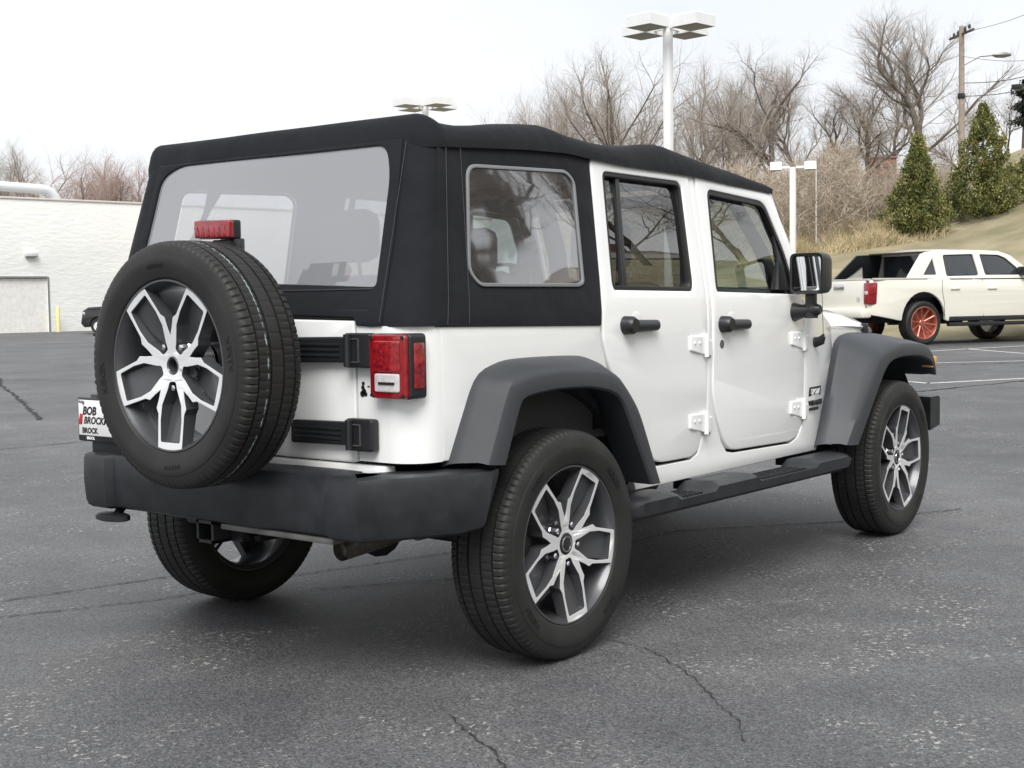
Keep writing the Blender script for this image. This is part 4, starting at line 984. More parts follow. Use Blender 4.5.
# roof duct
M['duct']=mat('galvanised_duct',(.66,.68,.68),.45,metal=.1,var=.05)
bm=bmesh.new(); zc=6.55
x0,y0=.35,2.2
pts=[(x0-2.2,y0,zc+.10),(x0+.4,y0,zc+.08),(x0+2.6,y0,zc+.02)]+[(x0+2.6+.75*math.sin(a),y0,zc+.02-.75+.75*math.cos(a)) for a in [k*math.pi/16 for k in range(1,9)]]+[(x0+3.35,y0,5.55)]
tube(bm,pts,.23,16); tag(finish(bm,'roof_duct',M['duct']),'silver elbow duct lying along the roof edge of the white block building','duct')
o=bpy.data.objects['roof_duct']; o.location=bw.location; o.rotation_euler=bw.rotation_euler
hv=empty('rooftop_unit',(0,0,0),'grey rooftop ventilation unit beside the duct, at the far left edge','ventilation unit'); hv.location=bw.matrix_basis@Vector((-2.4,2.2,5.6)); hv.rotation_euler=bw.rotation_euler
hv.location=Matrix.Rotation(math.atan2(-.85,7),4,'Z')@Vector((-.75,2.2,0))+Vector((29.44,50.4,5.6))
bm=bmesh.new(); box(bm,(-1.1,-.5,.45),(.1,.5,1.1),.03); finish(bm,'housing',mat('unit_grey',(.38,.39,.38),.6),hv)
bm=bmesh.new(); tube(bm,[(-.5,0,1.1),(-.5,0,1.25),(-.5,0,1.3)],[.3,.3,.36],14); finish(bm,'fan_cowl',M['steel'],hv)
for q in (-1.0,.0):
    bm=bmesh.new(); box(bm,(q-.05,-.4,0),(q+.05,.4,.45)); finish(bm,'stand',M['steel'],hv)
# yellow bollard
def bollard(lx,label):
    p=Matrix.Rotation(math.atan2(-.85,7),4,'Z')@Vector((lx,-.5,0))+Vector((29.44,50.4,0))
    bm=bmesh.new(); tube(bm,[(0,0,-.02),(0,0,1.05),(0,0,1.12),(0,0,1.15)],[.09,.09,.07,.03],14); o=finish(bm,'bollard',mat('faded_yellow_paint',(.74,.68,.34),.6,var=.1)); o.location=p; tag(o,label,'bollard','yellow bollards at the roller door')
bollard(2.18,'pale yellow bollard just right of the white roller door'); bollard(-4.8,'pale yellow bollard left of the roller door, beyond the left edge')

def zt(u,v,d):  # world height seen at photo row v on column u at depth d
    k=Fv+R2*((u-512)/FPX)-U2*((v-384)/FPX); return CZ+k.z*d
# --- light poles
M['polepaint']=mat('white_pole_paint',(.74,.75,.75),.45,var=.03)
M['lens_grey']=mat('lamp_lens_grey',(.25,.25,.25),.5)
def light_pole(x,y,zh,heads,label,hw=.62,rz=0,w=.088):
    r=empty('light_pole',(x,y,0),label,'light pole','white parking lot light poles',rz)
    bm=bmesh.new(); box(bm,(-w,-w,0),(w,w,zh-.12),.01); box(bm,(-.2,-.2,0),(.2,.2,.04),.01); finish(bm,'pole',M['polepaint'],r)
    for a in heads:
        ca,sa=math.cos(a),math.sin(a)
        T=Matrix.Rotation(a,4,'Z')
        bm=bmesh.new(); box(bm,(.10,-.04,zh-.16),(.42,.04,zh-.08)); bm.transform(T); finish(bm,'arm',M['polepaint'],r)
        bm=bmesh.new()
        loft(bm,[[(.38,-hw/2,z),(.38+hw,-hw/2,z),(.38+hw,hw/2,z),(.38,hw/2,z)] if k==0 else [(.38+k,-hw/2+k,z),(.38+hw-k,-hw/2+k,z),(.38+hw-k,hw/2-k,z),(.38+k,hw/2-k,z)] for k,z in ((0,zh-.22),(0,zh+.03),(.03,zh+.06))]); bm.transform(T)
        h=finish(bm,'lamp_head',M['polepaint'],r)
        bm=bmesh.new(); box(bm,(.42,-hw/2+.04,zh-.232),(.34+hw,hw/2-.04,zh-.222)); bm.transform(T); finish(bm,'lamp_lens',M['lens_grey'],h)
    return r
x,y=bearing(670,32); light_pole(x,y,7.62,[R(38+45+90*k) for k in range(4)],'tall white square light pole with four box heads, the largest, above the canvas roof',.72)
x,y=bearing(430,50); light_pole(x,y,8.45,[R(38+40+90*k) for k in range(4)],'white four-headed light pole whose top just shows over the rear corner of the canvas top',.80)
x,y=bearing(793,47); light_pole(x,y,zt(793,165,47),[R(-62),R(118)],'white T-shaped light pole standing behind the side mirror of the white off-road vehicle',.40,w=.085)

# --- bare trees
def make_tree(seed,h=12,r0=.22,spread=1.0,twigs=1.0,fork=.28,levels=5,up=.15,lean=0):
    rnd=random.Random(seed); TV,TF,CV,CF=[],[],[],[]
    def seg(V,F,p,q,ra,rb,n):
        d=(q-p).normalized(); a=d.cross(Vector((0,0,1)) if abs(d.z)<.9 else Vector((1,0,0))).normalized(); b=d.cross(a); i=len(V)
        for c,r in ((p,ra),(q,rb)):
            for k in range(n):
                t=2*math.pi*k/n; V.append(tuple(c+(a*math.cos(t)+b*math.sin(t))*r))
        for k in range(n): F.append((i+k,i+(k+1)%n,i+n+(k+1)%n,i+n+k))
    def br(p,d,L,r,lev):
        n=5 if lev<2 else (4 if lev==2 else 3); sl=max(3,int(6-lev*.6)) if lev else 8
        V,F=(TV,TF) if lev<2 else (CV,CF); q=p; rr=r; st=L/sl
        sides={0:9,1:6,2:4}.get(lev,3)
        for k in range(sl):
            d=(d+Vector((rnd.gauss(0,1),rnd.gauss(0,1),rnd.gauss(0,.6)))*(.07 if lev==0 else .20)+Vector((0,0,up*(.3 if lev==0 else 1)))*.35).normalized()
            t=(k+1)/sl; nr=r*(1-t*(.45 if lev<2 else .72)); nq=q+d*st; seg(V,F,q,nq,rr,nr,sides); q=nq; rr=nr
            if lev<levels and (t>fork or lev>0):
                nc=(2 if rnd.random()<.6*twigs else 1) if lev<3 else (2 if rnd.random()<.62*twigs else 1)
                for _ in range(nc):
                    ang=rnd.uniform(0,6.28); a=d.cross(Vector((0,0,1)) if abs(d.z)<.95 else Vector((1,0,0))).normalized(); b=d.cross(a)
                    sp=rnd.uniform(.45,.95)*spread; nd=(d*math.cos(sp)+(a*math.cos(ang)+b*math.sin(ang))*math.sin(sp)).normalized()
                    br(q,nd,L*(rnd.uniform(.62,1.0) if lev==0 else rnd.uniform(.45,.75))*(1.1-.35*t),rr*rnd.uniform(.42,.62),lev+1)
        if lev<levels and lev<2:
            for _ in range(2):
                nd=(d+Vector((rnd.gauss(0,.35),rnd.gauss(0,.35),.1))).normalized(); br(q,nd,L*.6,rr*.85,lev+1)
    br(Vector((0,0,-.2)),Vector((lean,0,1)).normalized(),h*.52,r0,0)
    return TV,TF,CV,CF
PROTO={}
def tree_proto(key,**k):
    TV,TF,CV,CF=make_tree(**k)
    a=bpy.data.meshes.new('trunk'); a.from_pydata(TV,[],TF); a.materials.append(M['bark']); a.polygons.foreach_set('use_smooth',[True]*len(TF))
    b=bpy.data.meshes.new('crown'); b.from_pydata(CV,[],CF); b.materials.append(k.get('m') or M['twig'])
    hh=max(v[2] for v in CV) if CV else 1
    PROTO[key]=(a,b,hh)
def put_tree(key,x,y,z,height,rz,label,group='bare trees beyond the lot',red=False,sx=1.0):
    a,b,hh=PROTO[key]; s=height/hh
    r=empty('bare_tree',(x,y,z),label,'tree',group,rz); r.scale=(s*sx,s*sx,s)
    for nm,me in (('trunk',a),('crown',b)):
        c=bpy.data.objects.new(nm,me); COL.objects.link(c); c.parent=r
        if red and nm=='crown':
            if key+'r' not in PROTO:
                me2=me.copy(); me2.materials.clear(); me2.materials.append(M['twig_red']); PROTO[key+'r']=me2
            c.data=PROTO[key+'r']
    return r
tree_proto('big',seed=11,h=14,r0=.26,spread=.85,levels=5,fork=.30,up=.35)
tree_proto('a',seed=3,h=11,r0=.20,spread=1.0,levels=5,up=.18)
tree_proto('b',seed=21,h=11,r0=.17,spread=.8,levels=5,up=.30)
tree_proto('c',seed=34,h=10,r0=.22,spread=1.15,levels=5,up=.05)
tree_proto('d',seed=45,h=10,r0=.12,spread=.6,levels=5,up=.4)
def _zt(u,v,d):  # world height seen at photo row v on column u at depth d
    k=Fv+R2*((u-512)/FPX)-U2*((v-384)/FPX); return CZ+k.z*d
TR=[('big',925,-18,68,'tallest bare tree, trunk rising behind the narrow-tipped evergreen',4.6,1.35),
('c',770,34,62,'twisted bare tree with crooked hooked limbs, left of the T-shaped light pole',1.0,1.1),
('c',862,60,70,'sparse crooked bare tree between the brown vine mass and the tallest tree',2.2,1.1),
('a',622,26,66,'forked dark-limbed bare tree left of the four-headed light pole',.4,1.0),
('b',575,68,74,'slender bare tree at the left end of the row above the canvas roof',1.4,1.0),
('d',548,60,82,'thin pale bare tree furthest left over the canvas roof bows',2.6,1.3),
('d',650,48,78,'upright thin bare tree immediately left of the four-headed light pole',.9,1.2),
('b',690,44,72,'bare tree immediately right of the four-headed light pole shaft',3.3,1.0),
('a',722,64,64,'bare tree with outstretched side limb, halfway between the two tall light poles',5.0,1.0),
('d',742,52,80,'pale straight bare tree behind the crooked ones over the front doors',4.1,1.2),
('b',800,50,76,'bare tree rising directly above the T-shaped light pole heads',.2,1.0),
('c',836,80,72,'low spreading bare tree behind the brown vine mass',4.4,1.0),
('a',893,64,80,'bare tree behind the chimney of the small house',2.9,1.0),
('c',965,88,84,'low bare tree behind the wooden utility pole',.6,1.0),
('a',1004,80,66,'bare tree with a hooked limb near the right edge, uphill of the larger evergreen',3.8,.8),
('b',600,80,88,'distant bare tree between the leftmost pair above the canvas roof',5.5,1.2),
('d',706,72,90,'far thin bare tree behind the one beside the light pole',1.9,1.3),
('c',560,86,90,'low broad bare tree far behind at the left end of the row',3.1,1.1)]
for key,u,v,d,lab,rz,sx_ in TR:
    x,y=bearing(u,d); z=max(0,hill_z(x,y)); put_tree(key,x,y,z,zt(u,v,d)-z,rz,lab,sx=sx_)
LT=[('a',40,125,100,'pale bare tree above the roof duct of the white building',1.1,False,1.0),('b',20,138,104,'thin bare tree at the far left, behind the rooftop unit',2.0,False,1.0),
('c',84,148,92,'reddish brown bushy tree top directly right of the roof elbow duct',.5,True,1.1),('a',118,138,96,'taller reddish tree behind the middle of the white building',2.7,True,.95),
('c',142,150,94,'reddish tree just left of the canvas top of the off-road vehicle',4.1,True,1.1),('b',100,150,90,'small reddish tree between the two larger reddish crowns',5.2,True,1.2),('c',66,154,98,'low reddish tree behind the bend of the roof duct',3.3,True,1.1),('b',160,144,98,'reddish tree mostly hidden behind the canvas top',.9,True,1.1)]
for key,u,v,d,lab,rz,red,sx_ in LT:
    x,y=bearing(u,d); put_tree(key,x,y,0,zt(u,v,d),rz,lab,'bare trees behind the white building',red,sx_)
# trees on the bank beside the lot (only seen mirrored in the glass)
for key,x,y,h,rz,lab in [('a',22,-21,11,.3,'bare tree on the grass bank opposite the front doors'),('c',31,-24,12,1.7,'spreading bare tree on the grass bank, farther along'),('b',14,-22,10,2.9,'slim bare tree on the grass bank nearest the camera side'),('big',44,-27,13,.9,'tall bare tree near the brick house on the bank'),('c',6,-24,10,4.0,'crooked bare tree at the near end of the grass bank'),('a',58,-30,13,5.1,'bare tree beyond the brick house on the bank')]:
    put_tree(key,x,y,bank_z(x,y),h,rz,lab,'bare trees on the grass bank')

# --- evergreens
M['needle']=mat('arborvitae_leaf',(.065,.085,.024),.85,col2=(.17,.185,.055),vscale=1.6,vdetail=6)
M['needle_b']=mat('arborvitae_tips',(.17,.175,.055),.85,col2=(.29,.265,.10),vscale=1.6)
def evergreen(seed,H,Rad,x,y,z,label,lean=0,shape=None,small=None):
    rnd=random.Random(seed); r=empty('evergreen_tree',(x,y,z),label,'evergreen','evergreen trees on the hillside')
    bm=bmesh.new(); tube(bm,[(0,0,-.2),(0,0,.3),(.03,0,H*.5),(0,0,H*.85)],[.13,.10,.06,.02],8); finish(bm,'trunk',M['bark'],r)
    bm=bmesh.new()
    for q in ((.12,.05),(-.10,.08)): tube(bm,[(q[0]*.3,q[1],.0),(q[0]*2,q[1]*2,.5),(q[0]*3.5,q[1]*3,H*.5)],[.06,.05,.02],6)
    finish(bm,'side_stem',M['bark'],r)
    lobes=[(0,0,0,1.0)]*3+[(rnd.uniform(-.35,.35)*Rad,rnd.uniform(-.3,.3)*Rad,0,rnd.uniform(.40,.62)) for _ in range(4)]
    def env(t):  # radius at relative height
        if t<.16: return .72+.28*smooth01(t/.16)
        return max(0.03,1-((t-.16)/.84)**1.0)
    for nm,mm,N in (('crown',M['needle'],26000),('crown_tips',M['needle_b'],15000)):
        V,F=[],[]
        # clumps
        clumps=[]
        for k in range(460):
            lx,ly,lz,ls=lobes[min(len(lobes)-1,int(rnd.random()**1.6*len(lobes)))]
            t=rnd.random()**1.25; a=rnd.uniform(0,6.283); wob=1+.13*math.sin(a*3+t*11+seed)+.10*math.sin(a*5-t*19)
            rr=env(t)*Rad*(1 if ls==1 else ls*.75)*wob*rnd.uniform(.55,1.03)
            clumps.append((Vector((lx*(1-t*.8)+rr*math.cos(a)+lean*t,ly*(1-t*.8)+rr*math.sin(a),.22+t*H*ls*.95)),a,rnd.uniform(.09,.26)*(1-.5*t)))
        for k in range(N):
            c,a,s=clumps[rnd.randrange(len(clumps))]
            p=c+Vector((rnd.gauss(0,s*.5),rnd.gauss(0,s*.5),rnd.gauss(0,s*.7)))
            if nm=='crown_tips': p+=Vector((math.cos(a),math.sin(a),.3))*s*.35
            l=rnd.uniform(.035,.08); d=Vector((math.cos(a)*.7+rnd.gauss(0,.5),math.sin(a)*.7+rnd.gauss(0,.5),.9+rnd.gauss(0,.5))).normalized()
            sd_=d.cross(Vector((rnd.gauss(0,1),rnd.gauss(0,1),rnd.gauss(0,1)))).normalized()*l*.42; i=len(V)
            V+= [tuple(p-sd_),tuple(p+d*l*.5-sd_*1.2),tuple(p+d*l),tuple(p+d*l*.5+sd_*1.2),tuple(p+sd_)]
            F.append((i,i+1,i+2,i+3,i+4))
        mesh_obj(nm,V,F,mm,r)
    return r
for seed,u,vb,vt,d,Rad,lab in ((5,917,238,136,49.5,1.13,'smaller dense green evergreen with a narrow tip, left of the pair on the hillside'),(9,981,229,106,50.5,1.50,'larger dark green conical evergreen, beside the wooden utility pole'),(14,1037,208,150,52,1.0,'low evergreen cut off by the right edge of the photo')):
    x,y=bearing(u,d); z=hill_z(x,y); zb=zt(u,vb,d); evergreen(seed,zt(u,vt,d)-z-.1,Rad,x,y,z,lab)
# ivy clad stump of a tree at the right edge
x,y=bearing(1022,64); z=hill_z(x,y); r=empty('ivy_clad_trunk',(x,y,z),'dark ivy covered trunk at the right edge above the larger evergreen','tree')
H=zt(1022,84,64)-z; bm=bmesh.new(); tube(bm,[(0,0,-.2),(.1,0,H*.5),(0,.1,H)],[.16,.12,.06],8); finish(bm,'trunk',M['bark'],r)
rnd=random.Random(2); V,F=[],[]
for k in range(5200):
    t=rnd.uniform(.42,1); cl=math.sin(t*31)*.5+.6; a=rnd.uniform(0,6.28); rr=abs(rnd.gauss(0,.30))*cl; p=Vector((rr*math.cos(a),rr*math.sin(a),t*H)); l=.13
    d=Vector((rnd.gauss(0,1),rnd.gauss(0,1),rnd.gauss(0,1))).normalized(); e=d.cross(Vector((rnd.gauss(0,1),rnd.gauss(0,1),1))).normalized(); i=len(V)
    V+=[tuple(p),tuple(p+d*l*.5+e*l*.4),tuple(p+d*l),tuple(p+d*l*.5-e*l*.4)]; F.append((i,i+1,i+2,i+3))
mesh_obj('ivy',V,F,mat('ivy_leaf',(.018,.024,.014),.8,var=.4),r)

# --- thicket, dry grass
def ribbon(V,F,p,d,L,w,rnd,n=3,droop=0,wob=.25):
    s=d.cross(Vector((rnd.gauss(0,1),rnd.gauss(0,1),rnd.gauss(0,.3)))).normalized()*w; i=len(V); q=Vector(p)
    for k in range(n+1):
        t=k/n; ww=s*(1-.8*t); V.append(tuple(q-ww)); V.append(tuple(q+ww))
        d=(d+Vector((rnd.gauss(0,wob),rnd.gauss(0,wob),rnd.gauss(0,wob)-droop*t))).normalized(); q=q+d*L/n
    for k in range(n): F.append((i+2*k,i+2*k+1,i+2*k+3,i+2*k+2))
TOPV=[(540,190),(600,188),(680,186),(725,180),(750,168),(785,176),(800,178),(815,164),(838,138),(854,156),(866,205),(880,218),(905,220),(960,220),(1000,222)]
def topv(u):
    return tab(TOPV,u) if u>540 else 150
rnd=random.Random(77); V,F=[],[]
for k in range(31000):
    u=rnd.uniform(540,945); d=rnd.uniform(49,60) ; 
    if u>865: d=rnd.uniform(52,58)
    x,y=bearing(u,d); z=hill_z(x,y); tv=topv(u)+6*math.sin(u*.21)+7*math.sin(u*.083+1)
    top=zt(u,tv,d); hh=max(.6,top-z); f=rnd.random()**.8
    p=Vector((x,y,z+hh*f*.93))
    dd=Vector((rnd.gauss(0,.55),rnd.gauss(0,.55),.75)).normalized()
    dens=1-.35*f
    if rnd.random()>dens: continue
    ribbon(V,F,p,dd,rnd.uniform(.5,1.6),rnd.uniform(.006,.016),rnd,3,.25,.38)
tag(mesh_obj('thicket',V,F,M['vine']),'tangled brown leafless brush and vines along the foot of the hillside','brush',kind='stuff')
V,F=[],[]
for k in range(34000):
    u=rnd.uniform(740,960); d=rnd.uniform(48.5,54)
    if u>880 and rnd.random()<(u-880)/70: continue
    x,y=bearing(u,d); z=hill_z(x,y)
    cl=.5+.5*noise.noise(Vector((x*.9,y*.9,3)))+.25*noise.noise(Vector((x*2.5,y*2.5,1)))
    L=rnd.uniform(.3,1.0)*max(.15,cl)*1.15
    ribbon(V,F,Vector((x,y,z)),Vector((rnd.gauss(0,.35)+.2,rnd.gauss(0,.35)-.15,1)).normalized(),L,rnd.uniform(.008,.018),rnd,3,.5,.18)
tag(mesh_obj('dry_grass',V,F,M['straw']),'pale straw coloured tall dry grass below the brown brush','grass',kind='stuff')

# --- house on the hill
M['brick']=mat('red_brick',(.20,.115,.09),.9,col2=(.30,.18,.14),vscale=9)
M['siding']=mat('cream_siding',(.50,.49,.44),.8,var=.05)
M['shingle']=mat('grey_shingle',(.30,.28,.25),.9,var=.15,vscale=3)
def house(x,y,z,rz,label,wallm,L=12,W=7,H=2.7,RH=1.7,chx=-4.6):
    r=empty('house',(x,y,z),label,'house',None,rz)
    bm=bmesh.new(); prof=[(-W/2,-.8),(W/2,-.8),(W/2,H),(0,H+RH),(-W/2,H)]; loft(bm,[[(-L/2,a,b) for a,b in prof],[(L/2,a,b) for a,b in prof]]); finish(bm,'wall',wallm,r)
    bm=bmesh.new(); e=.5
    for s in(-1,1): loft(bm,[[(xx,s*(W/2+e),H-RH*e/(W/2)+.05),(xx,0,H+RH+.06),(xx,0,H+RH+.2),(xx,s*(W/2+e),H-RH*e/(W/2)+.19)] for xx in(-L/2-.4,L/2+.4)])
    rf=finish(bm,'roof',M['shingle'],r)
    bm=bmesh.new(); box(bm,(chx-.75,-.45,H+.2),(chx+.75,.45,H+RH+1.05),.02); box(bm,(chx-.82,-.52,H+RH+1.05),(chx+.82,.52,H+RH+1.17),.02); finish(bm,'chimney',M['brick'],rf)
    for xx in (-3.8,-1.2,1.6,4.1):
        for s in (-1,1):
            bm=bmesh.new(); box(bm,(xx-.55,s*(W/2+.02)-.04,.9),(xx+.55,s*(W/2+.02)+.04,2.15),.01); wn=finish(bm,'window',M['polepaint'],r)
            bm=bmesh.new(); box(bm,(xx-.47,s*(W/2+.055)-.012,.98),(xx+.47,s*(W/2+.055)+.012,2.07)); finish(bm,'window_pane',mat('dark_pane',(.03,.035,.04),.1) if 'pane' not in M else M['pane'],wn)
    return r
M['pane']=mat('dark_window_pane',(.03,.035,.04),.1)
x,y=bearing(947,78); house(x,y,zt(900,179,78)-4.2,R(-48),'pale low house with grey shingle roof and brick chimney, left of the evergreens',M['siding'],9.2,8,2.7,1.5,-3.95)
house(62,-44,bank_z(62,-44)-.5,R(15),'red brick house on the grass bank beyond the right side of the lot',M['brick'],16,9,2.9,2,5)

# --- utility pole
x,y=bearing(960,60); zb=hill_z(x,y); zt_=zt(959,31,60)
up=empty('utility_pole',(x,y,zb),'weathered wooden utility pole with crossarm between the two evergreens','utility pole')
bm=bmesh.new(); tube(bm,[(0,0,-.3),(-.12,0,zt_-zb)],[.155,.115],10); finish(bm,'pole',mat('weathered_wood',(.27,.22,.18),.9,col2=(.38,.32,.27),vscale=5),up)
lat=Vector((R2.x,R2.y,0)).normalized(); fw=Vector((Fv.x,Fv.y,0)).normalized()
def ub(bmf,name,m): bm=bmesh.new(); bmf(bm); return finish(bm,name,m,up)
hh=zt_-zb
def arm1(bm): 
    a=Vector((-.12,0,hh-.35)); tube(bm,[a-fw*1.1+lat*.15,a+fw*1.1-lat*.15],.06,6)
ca=ub(arm1,'crossarm',M['bark'])
for q in (-1,-.45,.45,1):
    bm=bmesh.new(); a=Vector((-.12,0,hh-.30))+fw*q; tube(bm,[a,a+Vector((0,0,.10)),a+Vector((0,0,.2))],[.05,.07,.03],8); finish(bm,'insulator',M['black'],ca)
zl=zt(985,60,60)-zb
def arm2(bm): tube(bm,[Vector((0,0,zl-.4)),lat*.75+Vector((0,0,zl)),lat*1.45+Vector((0,0,zl+.05))],.035,6)
ub(arm2,'lamp_arm',M['steel'])
def hd(bm):
    c=lat*1.70+Vector((0,0,zl+.05)); loft(bm,[[c+lat*q+Vector((0,0,zz*k))+fw*yy_*k for yy_,zz in ((-.16,0),(-.1,.10),(.1,.10),(.16,0),(.1,-.10),(-.1,-.10))] for q,k in ((-.4,.3),(-.2,1),(.15,1.1),(.42,.5))])
ub(hd,'lamp_head',M['steel'])
zc_=zt(960,99,60)-zb
ub(lambda bm: box(bm,(-.22,-.14,zc_-.12),(.06,.14,zc_+.12),.03),'junction_box',M['black'])
# wires
def wire(u0,v0,u1,v1,d0,d1,label,r=.02):
    a=Vector((*bearing(u0,d0),zt(u0,v0,d0))); b=Vector((*bearing(u1,d1),zt(u1,v1,d1))); bm=bmesh.new()
    b=a+(b-a)*1.9 if u1>u0 else b
    tube(bm,[a.lerp(b,k/10)-Vector((0,0,.35*math.sin(math.pi*k/10))) for k in range(11)],r,5); tag(finish(bm,'power_line',M['black']),label,'power line')
wire(962,99,1024,82,60,52,'lower power line running right from the junction box on the utility pole',.017)
wire(962,86,1024,70,60,52,'middle power line running right just above the junction box of the utility pole',.017)
wire(960,36,1024,8,60,46,'top power line running right from the crossarm',.010)
wire(960,60,1024,55,60,52,'thin wire at the height of the street lamp arm',.010)
# far street lamp at the right edge
x,y=bearing(1026,50); zb=hill_z(x,y)
sl=empty('street_lamp',(x,y,zb),'street lamp whose dark head shows at the right edge above the ivy','street lamp')
z1=zt(1014,88,50)-zb; bm=bmesh.new(); tube(bm,[(0,0,-.2),(0,0,z1)],[.07,.05],8); finish(bm,'pole',M['steel'],sl)
bm=bmesh.new(); a=-lat*.42; box(bm,tuple(a+Vector((-.18,-.18,z1-.16))),tuple(a+Vector((.18,.18,z1+.02))),.03); tube(bm,[Vector((0,0,z1)),a+Vector((0,0,z1))],.03,6); finish(bm,'lamp_head',M['black'],sl)
# thin white flag-less mast beside the brown brush
x,y=bearing(816,50); zb=hill_z(x,y); bm=bmesh.new(); tube(bm,[(x,y,zb-.2),(x,y,zt(816,165,50))],[.03,.02],6); o=finish(bm,'thin_pole',M['polepaint']); tag(o,'thin pale pole in front of the brown brush, right of the T-shaped light pole','pole')

# ================================================================== PICKUP TRUCK
def pickup():
    P0=Vector((27.37,8.25,0)); rz=R(-29)
    rt=Matrix.Rotation(rz,4,'Z')
    loc=P0-rt@Vector((.05,-1.16,0))
    T=empty('pickup_truck',loc,'pearl white four-door pickup truck with orange-red rear wheel, parked behind the front fender','pickup truck',rz=rz); T.scale=(1.18,1.18,1.18)
    W=M['truck']=mat('pearl_paint',(.74,.72,.64),.3,coat=.6,var=.01)
    TG_=mat('truck_tinted_glass',(.025,.03,.035),.06,spec=.8); CH=M['chrome']; PK=M['black']
    TW=1.0
    wr=.52
    def arch(xc,r): return [(xc+r*math.cos(a),.52+r*math.sin(a)*.98) for a in [math.pi*(1.0-k/14) for k in range(15)]]
    low=[(-1.25,.62),(-1.30,.80),(-1.27,1.18),(-1.24,1.30),(.62,1.33),(.70,1.30),(2.95,1.30),(3.55,1.22),(4.28,1.12),(4.42,.95),(4.42,.60),(4.0,.50)]
    bot=[(3.3+.54*math.cos(a),.50+.56*math.sin(a)) for a in [math.pi*k/14 for k in range(15)]]+[(2.70,.47),(.60,.47)]+[(0+.54*math.cos(a),.50+.56*math.sin(a)) for a in [math.pi*k/14 for k in range(15)]]+[(-.60,.50)]
    for s in (-1,1):
        def mp_(a,b,t):
            bul=.035*(1-((b-.85)/.5)**2); e=0
            if a<-.9: e=.10*((-.9-a)/.4)**2
            if a>3.6: e=.14*((a-3.6)/.8)**2
            return (a,s*(TW-.06+bul-e+t),b)
        body=panel('body_side',[low+bot],W,T,.06,.015,(.7,.85,1.0,1.15),mp_,vcuts=[-1.1,-.9,3.7,3.9,4.1],smooth=40)
        # door seams
        bm=bmesh.new()
        for pts in ([(.52,.56),(.50,.85),(.46,1.05),(.47,1.31)],[(1.52,.54),(1.50,1.31)],[(2.62,.54),(2.68,.9),(2.60,1.31)]):
            for i in range(len(pts)-1):
                a=Vector(mp_(pts[i][0],pts[i][1],.032)); b=Vector(mp_(pts[i+1][0],pts[i+1][1],.032)); tube(bm,[a,b],.006,4)
        finish(bm,'door_gap',M['seal'],body)
        for hx in (.66,1.62):
            bm=bmesh.new(); box(bm,(hx,s*1.005-.02,1.10),(hx+.24,s*1.005+.02,1.145),.012); finish(bm,'door_handle',W,body)
        # greenhouse side frame with windows
        g=lambda a,b,t:(a,s*(.955-(b-1.3)*.30+t),b)
        cab=[(-.40,1.335),(.06,1.82),(.20,1.865),(.55,1.90),(2.05,1.885),(2.35,1.80),(3.02,1.32),(.5,1.32)]
        w1=rounded([(.60,1.37),(.60,1.80),(1.38,1.82),(1.44,1.38)],.05); w2=rounded([(1.60,1.39),(1.55,1.815),(2.05,1.80),(2.22,1.74),(2.62,1.42),(2.60,1.39)],[.05,.04,.05,.05,.03,.03]); w3=rounded([(.02,1.40),(.33,1.74),(.36,1.40)],.02)
        gh=panel('cab_side',[cab,w1,w2,w3],W,T,.05,.01,(),g)
        for wi in (w1,w2,w3): panel('window',[wi],TG_,gh,.01,.001,(),lambda a,b,t:(a,s*(.955-(b-1.3)*.30-.012+t),b))
        bm=bmesh.new(); box(bm,(.64,s*.985-.012,.47) if s>0 else (.64,-1.0,.47),(2.72,s*.985+.012,.56) if s>0 else (2.72,-.96,.56),.01); box(bm,(.66,s*.93-.05,.36),(2.66,s*.93+.05,.44),.02); finish(bm,'running_board',M['bumper'],T)
        # rail trim, lamp
        bm=bmesh.new(); box(bm,(-1.2,s*.93-.05,1.30),(.10,s*.93+.05,1.345),.012); finish(bm,'bed_rail',M['unit'] if 'unit' in M else mat('rail_grey',(.42,.41,.38),.5),T)
        bm=bmesh.new(); box(bm,(-1.335,s*.89-.075,.82),(-1.10,s*.89+.095,1.26),.03); tl=finish(bm,'tail_lamp',M['red_lens'],T)
        bm=bmesh.new(); box(bm,(-1.345,s*.89-.05,1.02),(-1.33,s*.89+.05,1.09),.01); finish(bm,'reversing_lens',M['clear_lens'],tl)
        bm=bmesh.new(); box(bm,(2.48,s*1.03-.09,1.37),(2.60,s*1.03+.13,1.56),.03); finish(bm,'side_mirror',PK,T)
        bm=bmesh.new(); box(bm,(4.20,s*.74-.18,.84),(4.41,s*.74+.16,1.08),.04); finish(bm,'headlight',M['clear_lens'],T)
    # tailgate, bumpers, bed, roof, hood
    bm=bmesh.new(); box(bm,(-1.31,-.82,.74),(-1.24,.82,1.30),.02); tg=finish(bm,'tailgate',W,T)
    bm=bmesh.new(); box(bm,(-1.335,-.17,1.13),(-1.305,.17,1.24),.012); finish(bm,'gate_handle',CH,tg)
    bm=bmesh.new(); box(bm,(-1.32,-.17,1.05),(-1.308,.17,1.10),.004); finish(bm,'gate_emblem',M['seal'],tg) if False else bm.free()
    bm=bmesh.new(); tube(bm,[(-1.312,-.62,.93),(-1.318,-.62,.93)],.055,18); finish(bm,'lock_badge',CH,tg)
    bm=bmesh.new(); box(bm,(-1.30,-.86,1.29),(-1.17,.86,1.335),.015); finish(bm,'gate_top_trim',mat('rail_grey',(.40,.39,.37),.5),tg)
    bm=bmesh.new(); box(bm,(-1.48,-.93,.56),(-1.22,.93,.76),.05); finish(bm,'rear_bumper',W,T)
    bm=bmesh.new(); box(bm,(-1.50,-.06,.42),(-1.1,.06,.52),.01); box(bm,(-1.4,-.5,.45),(-1.34,.5,.51),.01); finish(bm,'tow_bar',PK,T)
